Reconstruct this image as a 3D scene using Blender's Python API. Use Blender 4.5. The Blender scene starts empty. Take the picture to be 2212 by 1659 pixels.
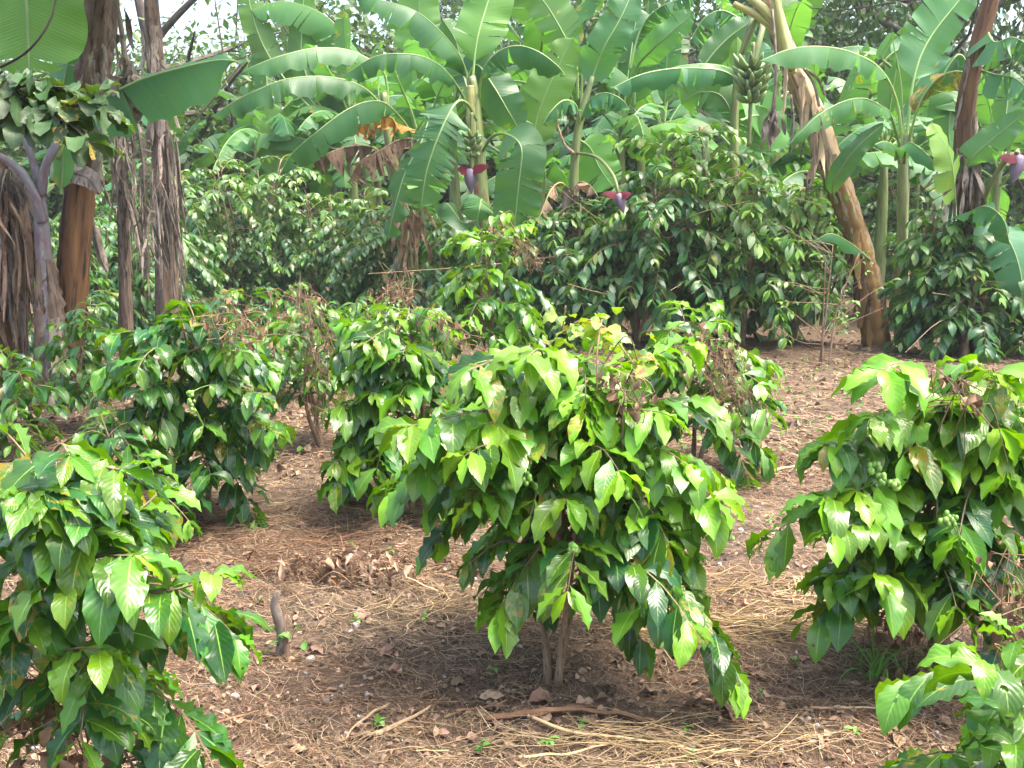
import bpy, math
import numpy as np
from mathutils import Vector

PI = math.pi
R_ = math.radians
scene = bpy.context.scene
COL = scene.collection

# ------------------------------------------------------------------ camera, sky, sun, exposure
PITCH = R_(10.2)
CAMZ = 1.55
cam_d = bpy.data.cameras.new('camera')
cam_d.lens = 33.0
cam_d.sensor_width = 36.0
cam_d.clip_start = 0.05
cam_d.clip_end = 2000
cam = bpy.data.objects.new('camera', cam_d)
cam.location = (0, 0, CAMZ)
cam.rotation_euler = (R_(90) - PITCH, 0, 0)
COL.objects.link(cam)
scene.camera = cam

SUN_EL, SUN_AZ = R_(67), R_(100)      # azimuth measured from +Y (ahead of the camera) towards +X
world = bpy.data.worlds.new('World')
scene.world = world
world.use_nodes = True
wn = world.node_tree
bg = wn.nodes['Background']
sky = wn.nodes.new('ShaderNodeTexSky')
sky.sky_type = 'NISHITA'
sky.sun_disc = False
sky.sun_elevation = SUN_EL
sky.sun_rotation = SUN_AZ
sky.air_density = 1.0
sky.dust_density = 6.0
sky.ozone_density = 1.0
wn.links.new(sky.outputs[0], bg.inputs[0])
bg.inputs[1].default_value = 0.15
sun_d = bpy.data.lights.new('sun', 'SUN')
sun_d.energy = 1.55
sun_d.angle = R_(30)
sun_d.color = (1.0, 0.96, 0.88)
sun = bpy.data.objects.new('sun', sun_d)
sv = Vector((math.sin(SUN_AZ) * math.cos(SUN_EL), math.cos(SUN_AZ) * math.cos(SUN_EL), math.sin(SUN_EL)))
sun.rotation_euler = sv.to_track_quat('Z', 'Y').to_euler()
sun.location = sv * 50
COL.objects.link(sun)
scene.view_settings.view_transform = 'Standard'
scene.view_settings.look = 'None'
scene.view_settings.exposure = 2.35
scene.view_settings.gamma = 1.0
scene.render.engine = 'CYCLES'
scene.cycles.max_bounces = 6
scene.cycles.diffuse_bounces = 3
scene.cycles.glossy_bounces = 2
scene.cycles.transmission_bounces = 4
scene.cycles.transparent_max_bounces = 6
scene.cycles.caustics_reflective = False
scene.cycles.caustics_refractive = False

# ------------------------------------------------------------------ picture measure -> world (2212 x 1659 measure, f = 2028)
FPX, CX, CY = 2028.0, 1106.0, 829.5
CP, SP = math.cos(PITCH), math.sin(PITCH)

def ray(x, y):
    a, b = (x - CX) / FPX, (CY - y) / FPX
    return np.array([a, CP + b * SP, -SP + b * CP])

def P(x, y, d):
    r = ray(x, y)
    return np.array([0, 0, CAMZ]) + r * (d / r[1])

def G(x, y):
    r = ray(x, y)
    return np.array([0, 0, CAMZ]) + r * (CAMZ / -r[2])

def PS(pts):
    return np.array([P(*p) for p in pts])

# ------------------------------------------------------------------ node materials
class NG:
    def __init__(self, name):
        self.m = bpy.data.materials.new(name)
        self.m.use_nodes = True
        self.t = self.m.node_tree
        self.t.nodes.clear()
    def n(self, typ, ins=None, **props):
        nd = self.t.nodes.new('ShaderNode' + typ)
        for k, v in props.items():
            setattr(nd, k, v)
        for k, v in (ins or {}).items():
            self.set(nd.inputs[k], v)
        return nd
    def set(self, sock, v):
        if isinstance(v, bpy.types.NodeSocket):
            self.t.links.new(v, sock)
        elif isinstance(v, bpy.types.Node):
            self.t.links.new(v.outputs[0], sock)
        elif isinstance(v, (tuple, list)) and len(v) == 3 and sock.type == 'RGBA':
            sock.default_value = (*v, 1)
        else:
            sock.default_value = v
    def math(self, op, a, b=0.0, c=None, clamp=False):
        nd = self.n('Math', {0: a, 1: b}, operation=op, use_clamp=clamp)
        if c is not None:
            self.set(nd.inputs[2], c)
        return nd.outputs[0]
    def mix(self, f, a, b):
        nd = self.n('Mix', data_type='RGBA')
        self.set(nd.inputs[0], f); self.set(nd.inputs[6], a); self.set(nd.inputs[7], b)
        return nd.outputs[2]
    def ramp(self, f, lo, hi):
        nd = self.n('MapRange', {0: f, 1: lo, 2: hi, 3: 0.0, 4: 1.0})
        return nd.outputs[0]
    def noise(self, vec, scale, detail=3.0, rough=0.55):
        nd = self.n('TexNoise', {'Scale': scale, 'Detail': detail, 'Roughness': rough})
        if vec is not None:
            self.set(nd.inputs['Vector'], vec)
        return nd.outputs[0]
    def out(self, sh):
        self.n('OutputMaterial', {0: sh})
        return self.m

def leaf_mat(name, old, young, rib, trans, kind, rough=0.32, tr=0.33, holes=False, spots=0.5):
    g = NG(name)
    uv = g.n('UVMap', uv_map='UVMap').outputs[0]
    sx = g.n('SeparateXYZ', {0: uv})
    u, v = sx.outputs[0], sx.outputs[1]
    at = g.n('Attribute', attribute_name='var')
    sc = g.n('SeparateColor', {0: at.outputs[0]})
    yng_lit, rnd, dmg = sc.outputs[0], sc.outputs[1], sc.outputs[2]  # first channel: young leaf tone, also backlight painted on some banana leaves
    au = g.math('ABSOLUTE', g.math('SUBTRACT', u, 0.5))          # 0 .. .5 across
    obj = g.n('TexCoord').outputs['Object']
    big = g.noise(obj, 9.0 if kind == 'coffee' else 2.2, 2.0)
    y2 = g.math('ADD', yng_lit, g.math('MULTIPLY', g.math('SUBTRACT', big, 0.5), 0.5), clamp=True)
    col = g.mix(y2, old, young)
    val = g.math('ADD', 0.72, g.math('MULTIPLY', rnd, 0.56))
    hsv = g.n('HueSaturation', {'Value': val, 'Color': col, 'Hue': g.math('ADD', 0.485, g.math('MULTIPLY', rnd, 0.03))})
    col = hsv.outputs[0]
    if kind == 'coffee':
        ph = g.math('ADD', g.math('MULTIPLY', v, 10.0), g.math('MULTIPLY', au, -5.0))
        w = g.math('SINE', g.math('MULTIPLY', ph, 2 * PI))
        vein = g.math('POWER', g.math('ADD', g.math('MULTIPLY', w, 0.5), 0.5), 9.0)
        bump_h = g.math('MULTIPLY', g.math('ABSOLUTE', g.math('SINE', g.math('MULTIPLY', ph, PI))), 1.0)
        ribw = g.math('LESS_THAN', au, g.math('SUBTRACT', 0.032, g.math('MULTIPLY', v, 0.02)))
        col = g.mix(g.math('MULTIPLY', vein, 0.06), col, rib)
        bd, bs = 0.0022, 0.17
    else:
        ph = g.math('ADD', g.math('MULTIPLY', v, 46.0), g.math('MULTIPLY', au, -6.0))
        w = g.math('SINE', g.math('MULTIPLY', ph, 2 * PI))
        nz = g.n('TexNoise', {'Scale': 1.0, 'Detail': 3.0, 'Roughness': 0.7})
        g.set(nz.inputs['Vector'], g.n('CombineXYZ', {0: g.math('MULTIPLY', ph, 0.55), 1: g.math('MULTIPLY', au, 1.5), 2: rnd}).outputs[0])
        vein = g.ramp(nz.outputs[0], 0.35, 0.75)
        bump_h = g.math('ADD', g.math('MULTIPLY', w, 0.18), g.math('MULTIPLY', nz.outputs[0], 1.2))
        ribw = g.math('LESS_THAN', au, 0.016)
        col = g.mix(g.math('MULTIPLY', vein, 0.16), col, rib)
        bd, bs = 0.010, 0.30
    col = g.mix(g.math('MULTIPLY', ribw, 0.85), col, rib)
    # rust and yellow patches, dry edges
    sn = g.noise(obj, 55.0 if kind == 'coffee' else 7.0, 2.0)
    thr = g.math('SUBTRACT', 0.80, g.math('MULTIPLY', dmg, 0.36))
    sp = g.ramp(sn, thr, g.math('ADD', thr, 0.06))
    col = g.mix(g.math('MULTIPLY', sp, spots), col, (0.42, 0.30, 0.03))
    sp2 = g.ramp(sn, g.math('ADD', thr, 0.06), g.math('ADD', thr, 0.10))
    col = g.mix(g.math('MULTIPLY', sp2, spots), col, (0.16, 0.075, 0.02))
    if kind == 'banana':
        en = g.math('ADD', g.math('MULTIPLY', au, 2.0), g.math('MULTIPLY', g.math('SUBTRACT', g.noise(obj, 11.0, 3.0), 0.5), 0.35))
        e0 = g.math('SUBTRACT', 1.06, g.math('MULTIPLY', dmg, 0.22))
        col = g.mix(g.ramp(en, e0, g.math('ADD', e0, 0.05)), col, (0.17, 0.10, 0.04))
    bump = g.n('Bump', {'Strength': bs, 'Distance': bd, 'Height': bump_h})
    pr = g.n('BsdfPrincipled', {'Base Color': col, 'Roughness': g.math('ADD', rough, g.math('MULTIPLY', rnd, 0.14)), 'Normal': bump.outputs[0], 'Specular IOR Level': 0.5})
    tcol = g.n('HueSaturation', {'Color': g.mix(0.55, col, trans), 'Value': 1.0, 'Saturation': 1.1}).outputs[0]
    tl = g.n('BsdfTranslucent', {'Color': tcol})
    sh = g.n('MixShader', {0: tr, 1: pr.outputs[0], 2: tl.outputs[0]}).outputs[0]
    if holes:
        vo = g.n('TexVoronoi', {'Scale': 26.0}, feature='F1')
        g.set(vo.inputs['Vector'], obj)
        sel = g.math('GREATER_THAN', g.n('SeparateColor', {0: vo.outputs['Color']}).outputs[0], 0.90)
        hn = g.math('ADD', vo.outputs[0], g.math('MULTIPLY', g.math('SUBTRACT', g.noise(obj, 140.0, 1.0), 0.5), 0.18))
        hol = g.math('MULTIPLY', sel, g.math('LESS_THAN', hn, 0.17))
        sh = g.n('MixShader', {0: hol, 1: sh, 2: g.n('BsdfTransparent').outputs[0]}).outputs[0]
    return g.out(sh)

def plain_mat(name, cols, scale=(8, 8, 8), rough=0.8, bump=0.4, bdist=0.01, uvspace=False, lo=0.35, hi=0.65, tr=0.0, var=True, spec=0.3):
    """two or three tone mottled surface; uvspace streaks along a tube"""
    g = NG(name)
    vec = g.n('UVMap', uv_map='UVMap').outputs[0] if uvspace else g.n('TexCoord').outputs['Object']
    mp = g.n('Mapping', {'Vector': vec, 'Scale': scale}).outputs[0]
    n1 = g.noise(mp, 1.0, 5.0, 0.62)
    n2 = g.noise(mp, 2.7, 4.0, 0.6)
    col = g.mix(g.ramp(n1, lo, hi), cols[0], cols[1])
    if len(cols) > 2:
        col = g.mix(g.ramp(n2, 0.52, 0.66), col, cols[2])
    if var:
        at = g.n('Attribute', attribute_name='var')
        sc = g.n('SeparateColor', {0: at.outputs[0]})
        col = g.n('HueSaturation', {'Color': col, 'Value': g.math('ADD', 0.55, g.math('MULTIPLY', sc.outputs[1], 0.9)), 'Hue': g.math('ADD', 0.485, g.math('MULTIPLY', sc.outputs[0], 0.03))}).outputs[0]
    b = g.n('Bump', {'Strength': bump, 'Distance': bdist, 'Height': g.math('ADD', n1, g.math('MULTIPLY', n2, 0.6))})
    sh = g.n('BsdfPrincipled', {'Base Color': col, 'Roughness': rough, 'Normal': b.outputs[0], 'Specular IOR Level': spec}).outputs[0]
    if tr > 0:
        sh = g.n('MixShader', {0: tr, 1: sh, 2: g.n('BsdfTranslucent', {'Color': col}).outputs[0]}).outputs[0]
    return g.out(sh)

M = {}
M['coffee'] = leaf_mat('glossy coffee leaf', (0.010, 0.066, 0.016), (0.19, 0.40, 0.012), (0.24, 0.40, 0.07), (0.22, 0.46, 0.01), 'coffee', rough=0.22, tr=0.30, holes=True)
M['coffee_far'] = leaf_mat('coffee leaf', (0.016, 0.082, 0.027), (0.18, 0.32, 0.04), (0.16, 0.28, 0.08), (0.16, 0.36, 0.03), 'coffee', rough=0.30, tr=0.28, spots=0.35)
M['banana'] = leaf_mat('banana leaf', (0.030, 0.130, 0.048), (0.19, 0.38, 0.045), (0.17, 0.33, 0.12), (0.20, 0.44, 0.06), 'banana', rough=0.38, tr=0.42, spots=0.9)
M['tree'] = leaf_mat('tree leaf', (0.026, 0.075, 0.026), (0.15, 0.24, 0.06), (0.08, 0.14, 0.05), (0.10, 0.20, 0.03), 'coffee', rough=0.5, tr=0.30, spots=0.2)
M['vine'] = leaf_mat('pale vine leaf', (0.10, 0.20, 0.03), (0.34, 0.46, 0.06), (0.34, 0.46, 0.14), (0.40, 0.55, 0.05), 'coffee', rough=0.5, tr=0.36, holes=True, spots=1.0)
M['weed'] = leaf_mat('weed leaf', (0.06, 0.19, 0.03), (0.17, 0.36, 0.05), (0.22, 0.38, 0.1), (0.2, 0.45, 0.05), 'coffee', rough=0.5, tr=0.3)
M['rib'] = plain_mat('pale leaf midrib', [(0.14, 0.25, 0.065), (0.25, 0.34, 0.11)], scale=(2, 6, 1), rough=0.42, bump=0.1, uvspace=True, spec=0.5)
M['ribpurple'] = plain_mat('purple petiole', [(0.14, 0.14, 0.15), (0.11, 0.05, 0.06), (0.17, 0.19, 0.16)], scale=(3, 4, 1), rough=0.45, bump=0.1, uvspace=True, spec=0.5)
M['pseudo'] = plain_mat('pale green banana stem', [(0.10, 0.15, 0.045), (0.22, 0.26, 0.10), (0.13, 0.085, 0.035)], scale=(5, 1.2, 1), rough=0.5, bump=0.25, uvspace=True, spec=0.4)
M['pseudoyellow'] = plain_mat('yellowing banana stem', [(0.30, 0.30, 0.07), (0.40, 0.40, 0.16), (0.20, 0.14, 0.05)], scale=(5, 1.0, 1), rough=0.5, bump=0.25, uvspace=True, spec=0.4)
M['pseudobrown'] = plain_mat('brown banana stem', [(0.060, 0.026, 0.010), (0.17, 0.085, 0.032), (0.018, 0.012, 0.008)], scale=(7, 1.0, 1), rough=0.7, bump=0.7, bdist=0.02, uvspace=True)
M['pseudoorange'] = plain_mat('orange brown old sheath', [(0.16, 0.075, 0.025), (0.30, 0.17, 0.06), (0.20, 0.18, 0.04)], scale=(6, 1.2, 1), rough=0.7, bump=0.7, bdist=0.02, uvspace=True)
M['pseudotan'] = plain_mat('tan papery banana stem', [(0.30, 0.20, 0.11), (0.48, 0.38, 0.26), (0.15, 0.08, 0.035)], scale=(6, 1.6, 1), rough=0.75, bump=0.7, bdist=0.02, uvspace=True)
M['pseudogrey'] = plain_mat('grey flaking banana stem', [(0.075, 0.048, 0.032), (0.18, 0.13, 0.095), (0.035, 0.022, 0.014)], scale=(8, 2.2, 1), rough=0.85, bump=0.9, bdist=0.025, uvspace=True)
M['deadleaf'] = plain_mat('dry banana leaf', [(0.20, 0.125, 0.07), (0.34, 0.25, 0.17), (0.12, 0.06, 0.03)], scale=(9, 9, 4), rough=0.85, bump=0.5, tr=0.2)
M['deadgrey'] = plain_mat('grey dry banana leaf', [(0.13, 0.10, 0.078), (0.27, 0.23, 0.185), (0.07, 0.045, 0.03)], scale=(14, 14, 5), rough=0.85, bump=0.5, tr=0.15)
M['deadyellow'] = plain_mat('yellowing banana leaf', [(0.30, 0.16, 0.02), (0.40, 0.25, 0.05), (0.16, 0.08, 0.03)], scale=(9, 9, 4), rough=0.7, bump=0.4, tr=0.35)
M['bark'] = plain_mat('coffee stem bark', [(0.16, 0.105, 0.065), (0.28, 0.20, 0.13), (0.07, 0.045, 0.03)], scale=(4, 9, 1), rough=0.9, bump=0.6, uvspace=True)
M['treebark'] = plain_mat('tree bark', [(0.045, 0.035, 0.028), (0.12, 0.10, 0.08)], scale=(5, 3, 1), rough=0.9, bump=0.7, bdist=0.03, uvspace=True)
M['berry'] = plain_mat('green coffee berry', [(0.12, 0.26, 0.04), (0.22, 0.38, 0.07)], scale=(30, 30, 30), rough=0.35, bump=0.02, spec=0.5)
M['fruit'] = plain_mat('green banana fruit', [(0.13, 0.22, 0.07), (0.22, 0.30, 0.11)], scale=(2, 3, 1), rough=0.45, bump=0.1, uvspace=True, spec=0.5)
M['bract'] = plain_mat('red banana bract', [(0.05, 0.003, 0.007), (0.085, 0.006, 0.012)], scale=(3, 8, 1), rough=0.7, bump=0.1, uvspace=True, spec=0.15)
M['bud'] = plain_mat('violet banana bud', [(0.13, 0.09, 0.14), (0.20, 0.16, 0.22)], scale=(6, 2, 1), rough=0.5, bump=0.15, uvspace=True, spec=0.4)
M['straw'] = plain_mat('dry straw', [(0.18, 0.125, 0.072), (0.35, 0.25, 0.15)], scale=(3, 3, 3), rough=0.75, bump=0.1, lo=0.3, hi=0.7)
M['gold'] = plain_mat('golden straw', [(0.30, 0.21, 0.10), (0.48, 0.36, 0.20)], scale=(4, 4, 4), rough=0.65, bump=0.1)
M['rust'] = plain_mat('rusty dry stalk', [(0.105, 0.055, 0.030), (0.20, 0.115, 0.062)], scale=(8, 8, 8), rough=0.8, bump=0.2)
M['litter'] = plain_mat('dry leaf bits', [(0.14, 0.09, 0.055), (0.28, 0.195, 0.125), (0.075, 0.045, 0.028)], scale=(12, 12, 12), rough=0.85, bump=0.3, tr=0.1)
M['dry'] = plain_mat('fallen dry leaf', [(0.22, 0.135, 0.08), (0.34, 0.24, 0.17), (0.14, 0.07, 0.04)], scale=(14, 14, 14), rough=0.8, bump=0.4, tr=0.15)
M['stone'] = plain_mat('pale stone', [(0.30, 0.28, 0.26), (0.50, 0.47, 0.44)], scale=(40, 40, 40), rough=0.9, bump=0.3)
M['oldvine'] = plain_mat('withered vine', [(0.14, 0.085, 0.05), (0.26, 0.17, 0.10)], scale=(20, 20, 20), rough=0.85, bump=0.2, tr=0.1)

def soil_mat():
    g = NG('soil')
    o = g.n('TexCoord').outputs['Object']
    a = g.noise(o, 1.3, 6.0, 0.65)
    b = g.noise(o, 14.0, 6.0, 0.7)
    c = g.noise(o, 70.0, 4.0, 0.7)
    d = g.noise(o, 5.0, 3.0, 0.6)
    col = g.mix(g.ramp(b, 0.36, 0.64), (0.034, 0.024, 0.016), (0.135, 0.090, 0.058))
    col = g.mix(g.math('MULTIPLY', g.ramp(c, 0.5, 0.72), 0.75), col, (0.27, 0.20, 0.15))
    col = g.mix(g.math('MULTIPLY', g.ramp(a, 0.45, 0.7), 0.5), col, (0.085, 0.048, 0.028))
    col = g.mix(g.math('MULTIPLY', g.ramp(d, 0.60, 0.72), 0.25), col, (0.08, 0.10, 0.03))
    h = g.math('ADD', g.math('MULTIPLY', b, 1.0), g.math('MULTIPLY', c, 0.5))
    bm = g.n('Bump', {'Strength': 1.0, 'Distance': 0.03, 'Height': h})
    return g.out(g.n('BsdfPrincipled', {'Base Color': col, 'Roughness': 0.95, 'Normal': bm.outputs[0], 'Specular IOR Level': 0.2}).outputs[0])
M['soil'] = soil_mat()

# ------------------------------------------------------------------ mesh helpers
class MB:
    def __init__(self):
        self.V, self.F, self.UV, self.C, self.n = [], [], [], [], 0
    def add(self, V, F, UV=None, C=None):
        V = np.asarray(V, float).reshape(-1, 3)
        F = np.asarray(F, int).reshape(-1, 4)
        self.V.append(V); self.F.append(F + self.n)
        self.UV.append(np.zeros((len(V), 2)) if UV is None else np.asarray(UV, float).reshape(-1, 2))
        if C is None:
            C = np.tile([0.3, 0.5, 0.0], (len(V), 1))
        C = np.asarray(C, float)
        if C.ndim == 1:
            C = np.tile(C, (len(V), 1))
        self.C.append(C.reshape(-1, 3))
        self.n += len(V)
        return self
    def build(self, name, mat, parent=None, smooth=True, label=None):
        V = np.concatenate(self.V); F = np.concatenate(self.F); UV = np.concatenate(self.UV); C = np.concatenate(self.C)
        if parent is not None:
            V = V - root_loc(parent)
        me = bpy.data.meshes.new(name)
        me.vertices.add(len(V)); me.vertices.foreach_set('co', V.astype(np.float32).ravel())
        me.loops.add(F.size); me.loops.foreach_set('vertex_index', F.astype(np.int32).ravel())
        me.polygons.add(len(F)); me.polygons.foreach_set('loop_start', np.arange(0, F.size, 4, dtype=np.int32))
        try:
            me.polygons.foreach_set('loop_total', np.full(len(F), 4, dtype=np.int32))
        except Exception:
            pass
        me.polygons.foreach_set('use_smooth', np.full(len(F), smooth))
        uvl = me.uv_layers.new(name='UVMap')
        uvl.data.foreach_set('uv', UV[F.ravel()].astype(np.float32).ravel())
        ca = me.color_attributes.new('var', 'FLOAT_COLOR', 'POINT')
        ca.data.foreach_set('color', np.concatenate([C, np.ones((len(C), 1))], 1).astype(np.float32).ravel())
        me.update(calc_edges=True)
        me.materials.append(M[mat] if isinstance(mat, str) else mat)
        ob = bpy.data.objects.new(name, me)
        COL.objects.link(ob)
        if parent is not None:
            ob.parent = parent
        if label:
            ob['label'] = label
        return ob

def root_loc(o):
    v = np.zeros(3)
    while o is not None:
        v = v + np.array(o.location)
        o = o.parent
    return v

def tag(o, label, cat, group=None, kind=None):
    if label: o['label'] = label
    if cat: o['category'] = cat
    if group: o['group'] = group
    if kind: o['kind'] = kind
    return o

def thing(name, loc, label, cat, group=None):
    o = bpy.data.objects.new(name, None)
    o.empty_display_size = 0.1
    o.location = tuple(float(c) for c in loc)
    COL.objects.link(o)
    return tag(o, label, cat, group)

def copy_thing(o, loc, rz=0.0, sc=1.0, label=None, group=None):
    c = o.copy(); COL.objects.link(c)
    c.location = tuple(float(k) for k in loc); c.rotation_euler = (0, 0, rz); c.scale = (sc, sc, sc)
    if label: c['label'] = label
    if group: c['group'] = group
    for ch in list(o.children):
        d = ch.copy(); COL.objects.link(d); d.parent = c
        for gch in list(ch.children):
            e = gch.copy(); COL.objects.link(e); e.parent = d
    return c

def unit(v):
    return v / np.maximum(np.linalg.norm(v, axis=-1, keepdims=True), 1e-9)

def gridfaces(N, nu, nv):
    i = np.arange(nu)[:, None]; j = np.arange(nv)[None, :]
    a = i * (nv + 1) + j
    q = np.stack([a, a + 1, a + nv + 2, a + nv + 1], -1).reshape(-1, 4)
    return (q[None] + (np.arange(N) * (nu + 1) * (nv + 1))[:, None, None]).reshape(-1, 4)

def crom(pts, n):
    """Catmull-Rom through pts, n samples evenly spaced along the length"""
    p = np.asarray(pts, float)
    if len(p) == 2:
        return p[0] + (p[1] - p[0]) * np.linspace(0, 1, n)[:, None]
    q = np.vstack([2 * p[0] - p[1], p, 2 * p[-1] - p[-2]])
    out = []
    for i in range(len(p) - 1):
        a, b, c, d = q[i:i + 4]
        t = np.linspace(0, 1, 16, endpoint=False)[:, None]
        out.append(0.5 * (2 * b + (c - a) * t + (2 * a - 5 * b + 4 * c - d) * t ** 2 + (3 * b - a - 3 * c + d) * t ** 3))
    out.append(p[-1:])
    c = np.vstack(out)
    s = np.concatenate([[0], np.cumsum(np.linalg.norm(np.diff(c, axis=0), axis=1))])
    ss = np.linspace(0, s[-1], n)
    return np.stack([np.interp(ss, s, c[:, k]) for k in range(3)], 1)

def tube(pts, rad, sides=8, cap=True, rough=0.0, rng=None):
    p = np.asarray(pts, float); n = len(p)
    r = np.broadcast_to(np.asarray(rad, float), (n,)).copy()
    if cap:
        p = np.vstack([p[:1], p, p[-1:]]); r = np.concatenate([[0.0005], r, [0.0005]]); n += 2
    T = unit(np.gradient(p, axis=0) + 1e-9)
    if cap:
        T[0] = T[1] = unit(p[2] - p[1]); T[-1] = T[-2] = unit(p[-2] - p[-3])
    ax = np.eye(3)[np.argmin(np.abs(p[-1] - p[0]))]
    A = unit(np.cross(T, ax)); B = np.cross(T, A)
    th = np.linspace(0, 2 * PI, sides + 1)
    rr = r[:, None] * np.ones(sides + 1)
    if rough > 0:
        nz = rng.normal(0, rough, (n, sides)) * 0.5 + rng.normal(0, rough, (1, sides))
        rr = rr * (1 + np.concatenate([nz, nz[:, :1]], 1))
    V = p[:, None] + rr[..., None] * (np.cos(th)[None, :, None] * A[:, None] + np.sin(th)[None, :, None] * B[:, None])
    L = np.concatenate([[0], np.cumsum(np.linalg.norm(np.diff(p, axis=0), axis=1))])
    UV = np.stack([np.broadcast_to(th / (2 * PI), (n, sides + 1)), np.broadcast_to(L[:, None], (n, sides + 1))], -1)
    return V.reshape(-1, 3), gridfaces(1, n - 1, sides), UV.reshape(-1, 2)

SHAPE_COFFEE = ([0, .04, .12, .28, .45, .62, .78, .88, .95, 1], [.05, .06, .28, .74, 1, .97, .66, .34, .13, .0])
SHAPE_OVAL = ([0, .06, .15, .3, .5, .7, .87, .96, 1], [.06, .10, .5, .85, 1, .95, .68, .36, .0])
SHAPE_LOBE = ([0, .05, .12, .3, .45, .55, .7, .85, 1], [.06, .1, .8, 1, .8, .74, .6, .3, .0])

def leafbatch(mb, Pn, D, L, W, yng_lit, rng, nu=6, nv=4, droop=0.9, fold=0.25, wav=0.06, roll=0.35, shape=SHAPE_COFFEE, dmg=0.25, waves=4.0):
    N = len(Pn)
    if N == 0:
        return
    Pn = np.asarray(Pn, float); D = unit(np.asarray(D, float)); L = np.asarray(L, float); W = np.asarray(W, float)
    t = np.linspace(0, 1, nu + 1)
    up = np.array([0, 0, 1.0])
    S = np.cross(D, up); bad = np.linalg.norm(S, axis=1) < 0.15
    S[bad] = rng.normal(0, 1, (bad.sum(), 3)); S = S - (S * D).sum(1, keepdims=True) * D
    S = unit(S)
    B = np.cross(S, D)
    ro = rng.normal(0, roll, N)[:, None]
    S = S * np.cos(ro) + B * np.sin(ro)
    k = (droop * rng.uniform(0.55, 1.35, N))[:, None, None]
    g = np.array([0, 0, -1.0])
    tt = t[None, :, None]
    d = unit(D[:, None] * (1.001 - np.clip(k * tt, 0, 0.97)) + g * k * tt)
    step = d[:, :-1] * (L[:, None, None] / nu)
    ctr = Pn[:, None] + np.concatenate([np.zeros((N, 1, 3)), np.cumsum(step, 1)], 1)
    Nn = unit(np.cross(S[:, None], d))
    w = np.interp(t, *shape)[None, :] * (W[:, None] / 2)
    v = np.linspace(-1, 1, nv + 1)
    off = w[:, :, None] * v
    ph = rng.uniform(0, 2 * PI, (N, 1, 1)); ph2 = rng.uniform(0, 2 * PI, (N, 1, 1))
    fr = rng.uniform(0.75, 1.25, (N, 1, 1)) * waves
    sg = np.where(v > 0, 1, 0)[None, None]
    wv = np.sin(2 * PI * fr * t[None, :, None] + ph * (1 - sg) + ph2 * sg) * (v ** 2)[None, None] * (W[:, None, None] * wav) * np.sin(PI * np.clip(t * 1.05, 0, 1))[None, :, None]
    fo = rng.uniform(0.3, 1.6, (N, 1, 1)) * fold
    up_off = np.abs(off) * fo + wv
    V = ctr[:, :, None] + S[:, None, None] * off[..., None] + Nn[:, :, None] * up_off[..., None]
    UV = np.stack([np.broadcast_to((v + 1) / 2, (N, nu + 1, nv + 1)), np.broadcast_to(t[None, :, None], (N, nu + 1, nv + 1))], -1)
    C = np.stack([np.clip(yng_lit, 0, 1), rng.uniform(0, 1, N), np.clip(rng.exponential(dmg, N), 0, 1)], -1)
    C = np.broadcast_to(C[:, None, None], (N, nu + 1, nv + 1, 3))
    mb.add(V.reshape(-1, 3), gridfaces(N, nu, nv), UV.reshape(-1, 2), C.reshape(-1, 3))

def vnoise(x, y, s, seed=0):
    xs, ys = x * s + seed * 17.3, y * s + seed * 31.7
    xi, yi = np.floor(xs).astype(int), np.floor(ys).astype(int)
    fx, fy = xs - xi, ys - yi
    fx, fy = fx * fx * (3 - 2 * fx), fy * fy * (3 - 2 * fy)
    def h(a, b):
        q = np.sin(a * 127.1 + b * 311.7 + seed * 74.7) * 43758.5453
        return q - np.floor(q)
    return (h(xi, yi) * (1 - fx) + h(xi + 1, yi) * fx) * (1 - fy) + (h(xi, yi + 1) * (1 - fx) + h(xi + 1, yi + 1) * fx) * fy - 0.5

def ground_z(x, y):
    x, y = np.asarray(x, float), np.asarray(y, float)
    return 0.07 * vnoise(x, y, 0.8, 1) + 0.035 * vnoise(x, y, 2.6, 2) + 0.03 * vnoise(x, y, 7.0, 3) + 0.016 * vnoise(x, y, 17.0, 4)

# ------------------------------------------------------------------ ground
def build_ground():
    k = np.linspace(-1, 1, 321)
    xs = 2.6 * np.sinh(k * 5.3) / np.sinh(1.0) / 2.2
    j = np.linspace(0, 1, 360)
    ys = -60 + 0 * j
    yn = np.concatenate([[-200, -60, -20, -6, -1], np.linspace(0.6, 9, 210), 9 + np.cumsum(0.05 * 1.062 ** np.arange(1, 110))])
    X, Y = np.meshgrid(xs, yn, indexing='ij')
    fade = np.clip(1.5 - np.hypot(X, Y) / 30, 0, 1)
    Z = ground_z(X, Y) * fade
    V = np.stack([X, Y, Z], -1)
    mb = MB().add(V.reshape(-1, 3), gridfaces(1, len(xs) - 1, len(yn) - 1)[:, ::-1])
    o = mb.build('ground', 'soil')
    tag(o, 'bare dark soil strewn with dry plant litter', None, kind='structure')
build_ground()

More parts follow.
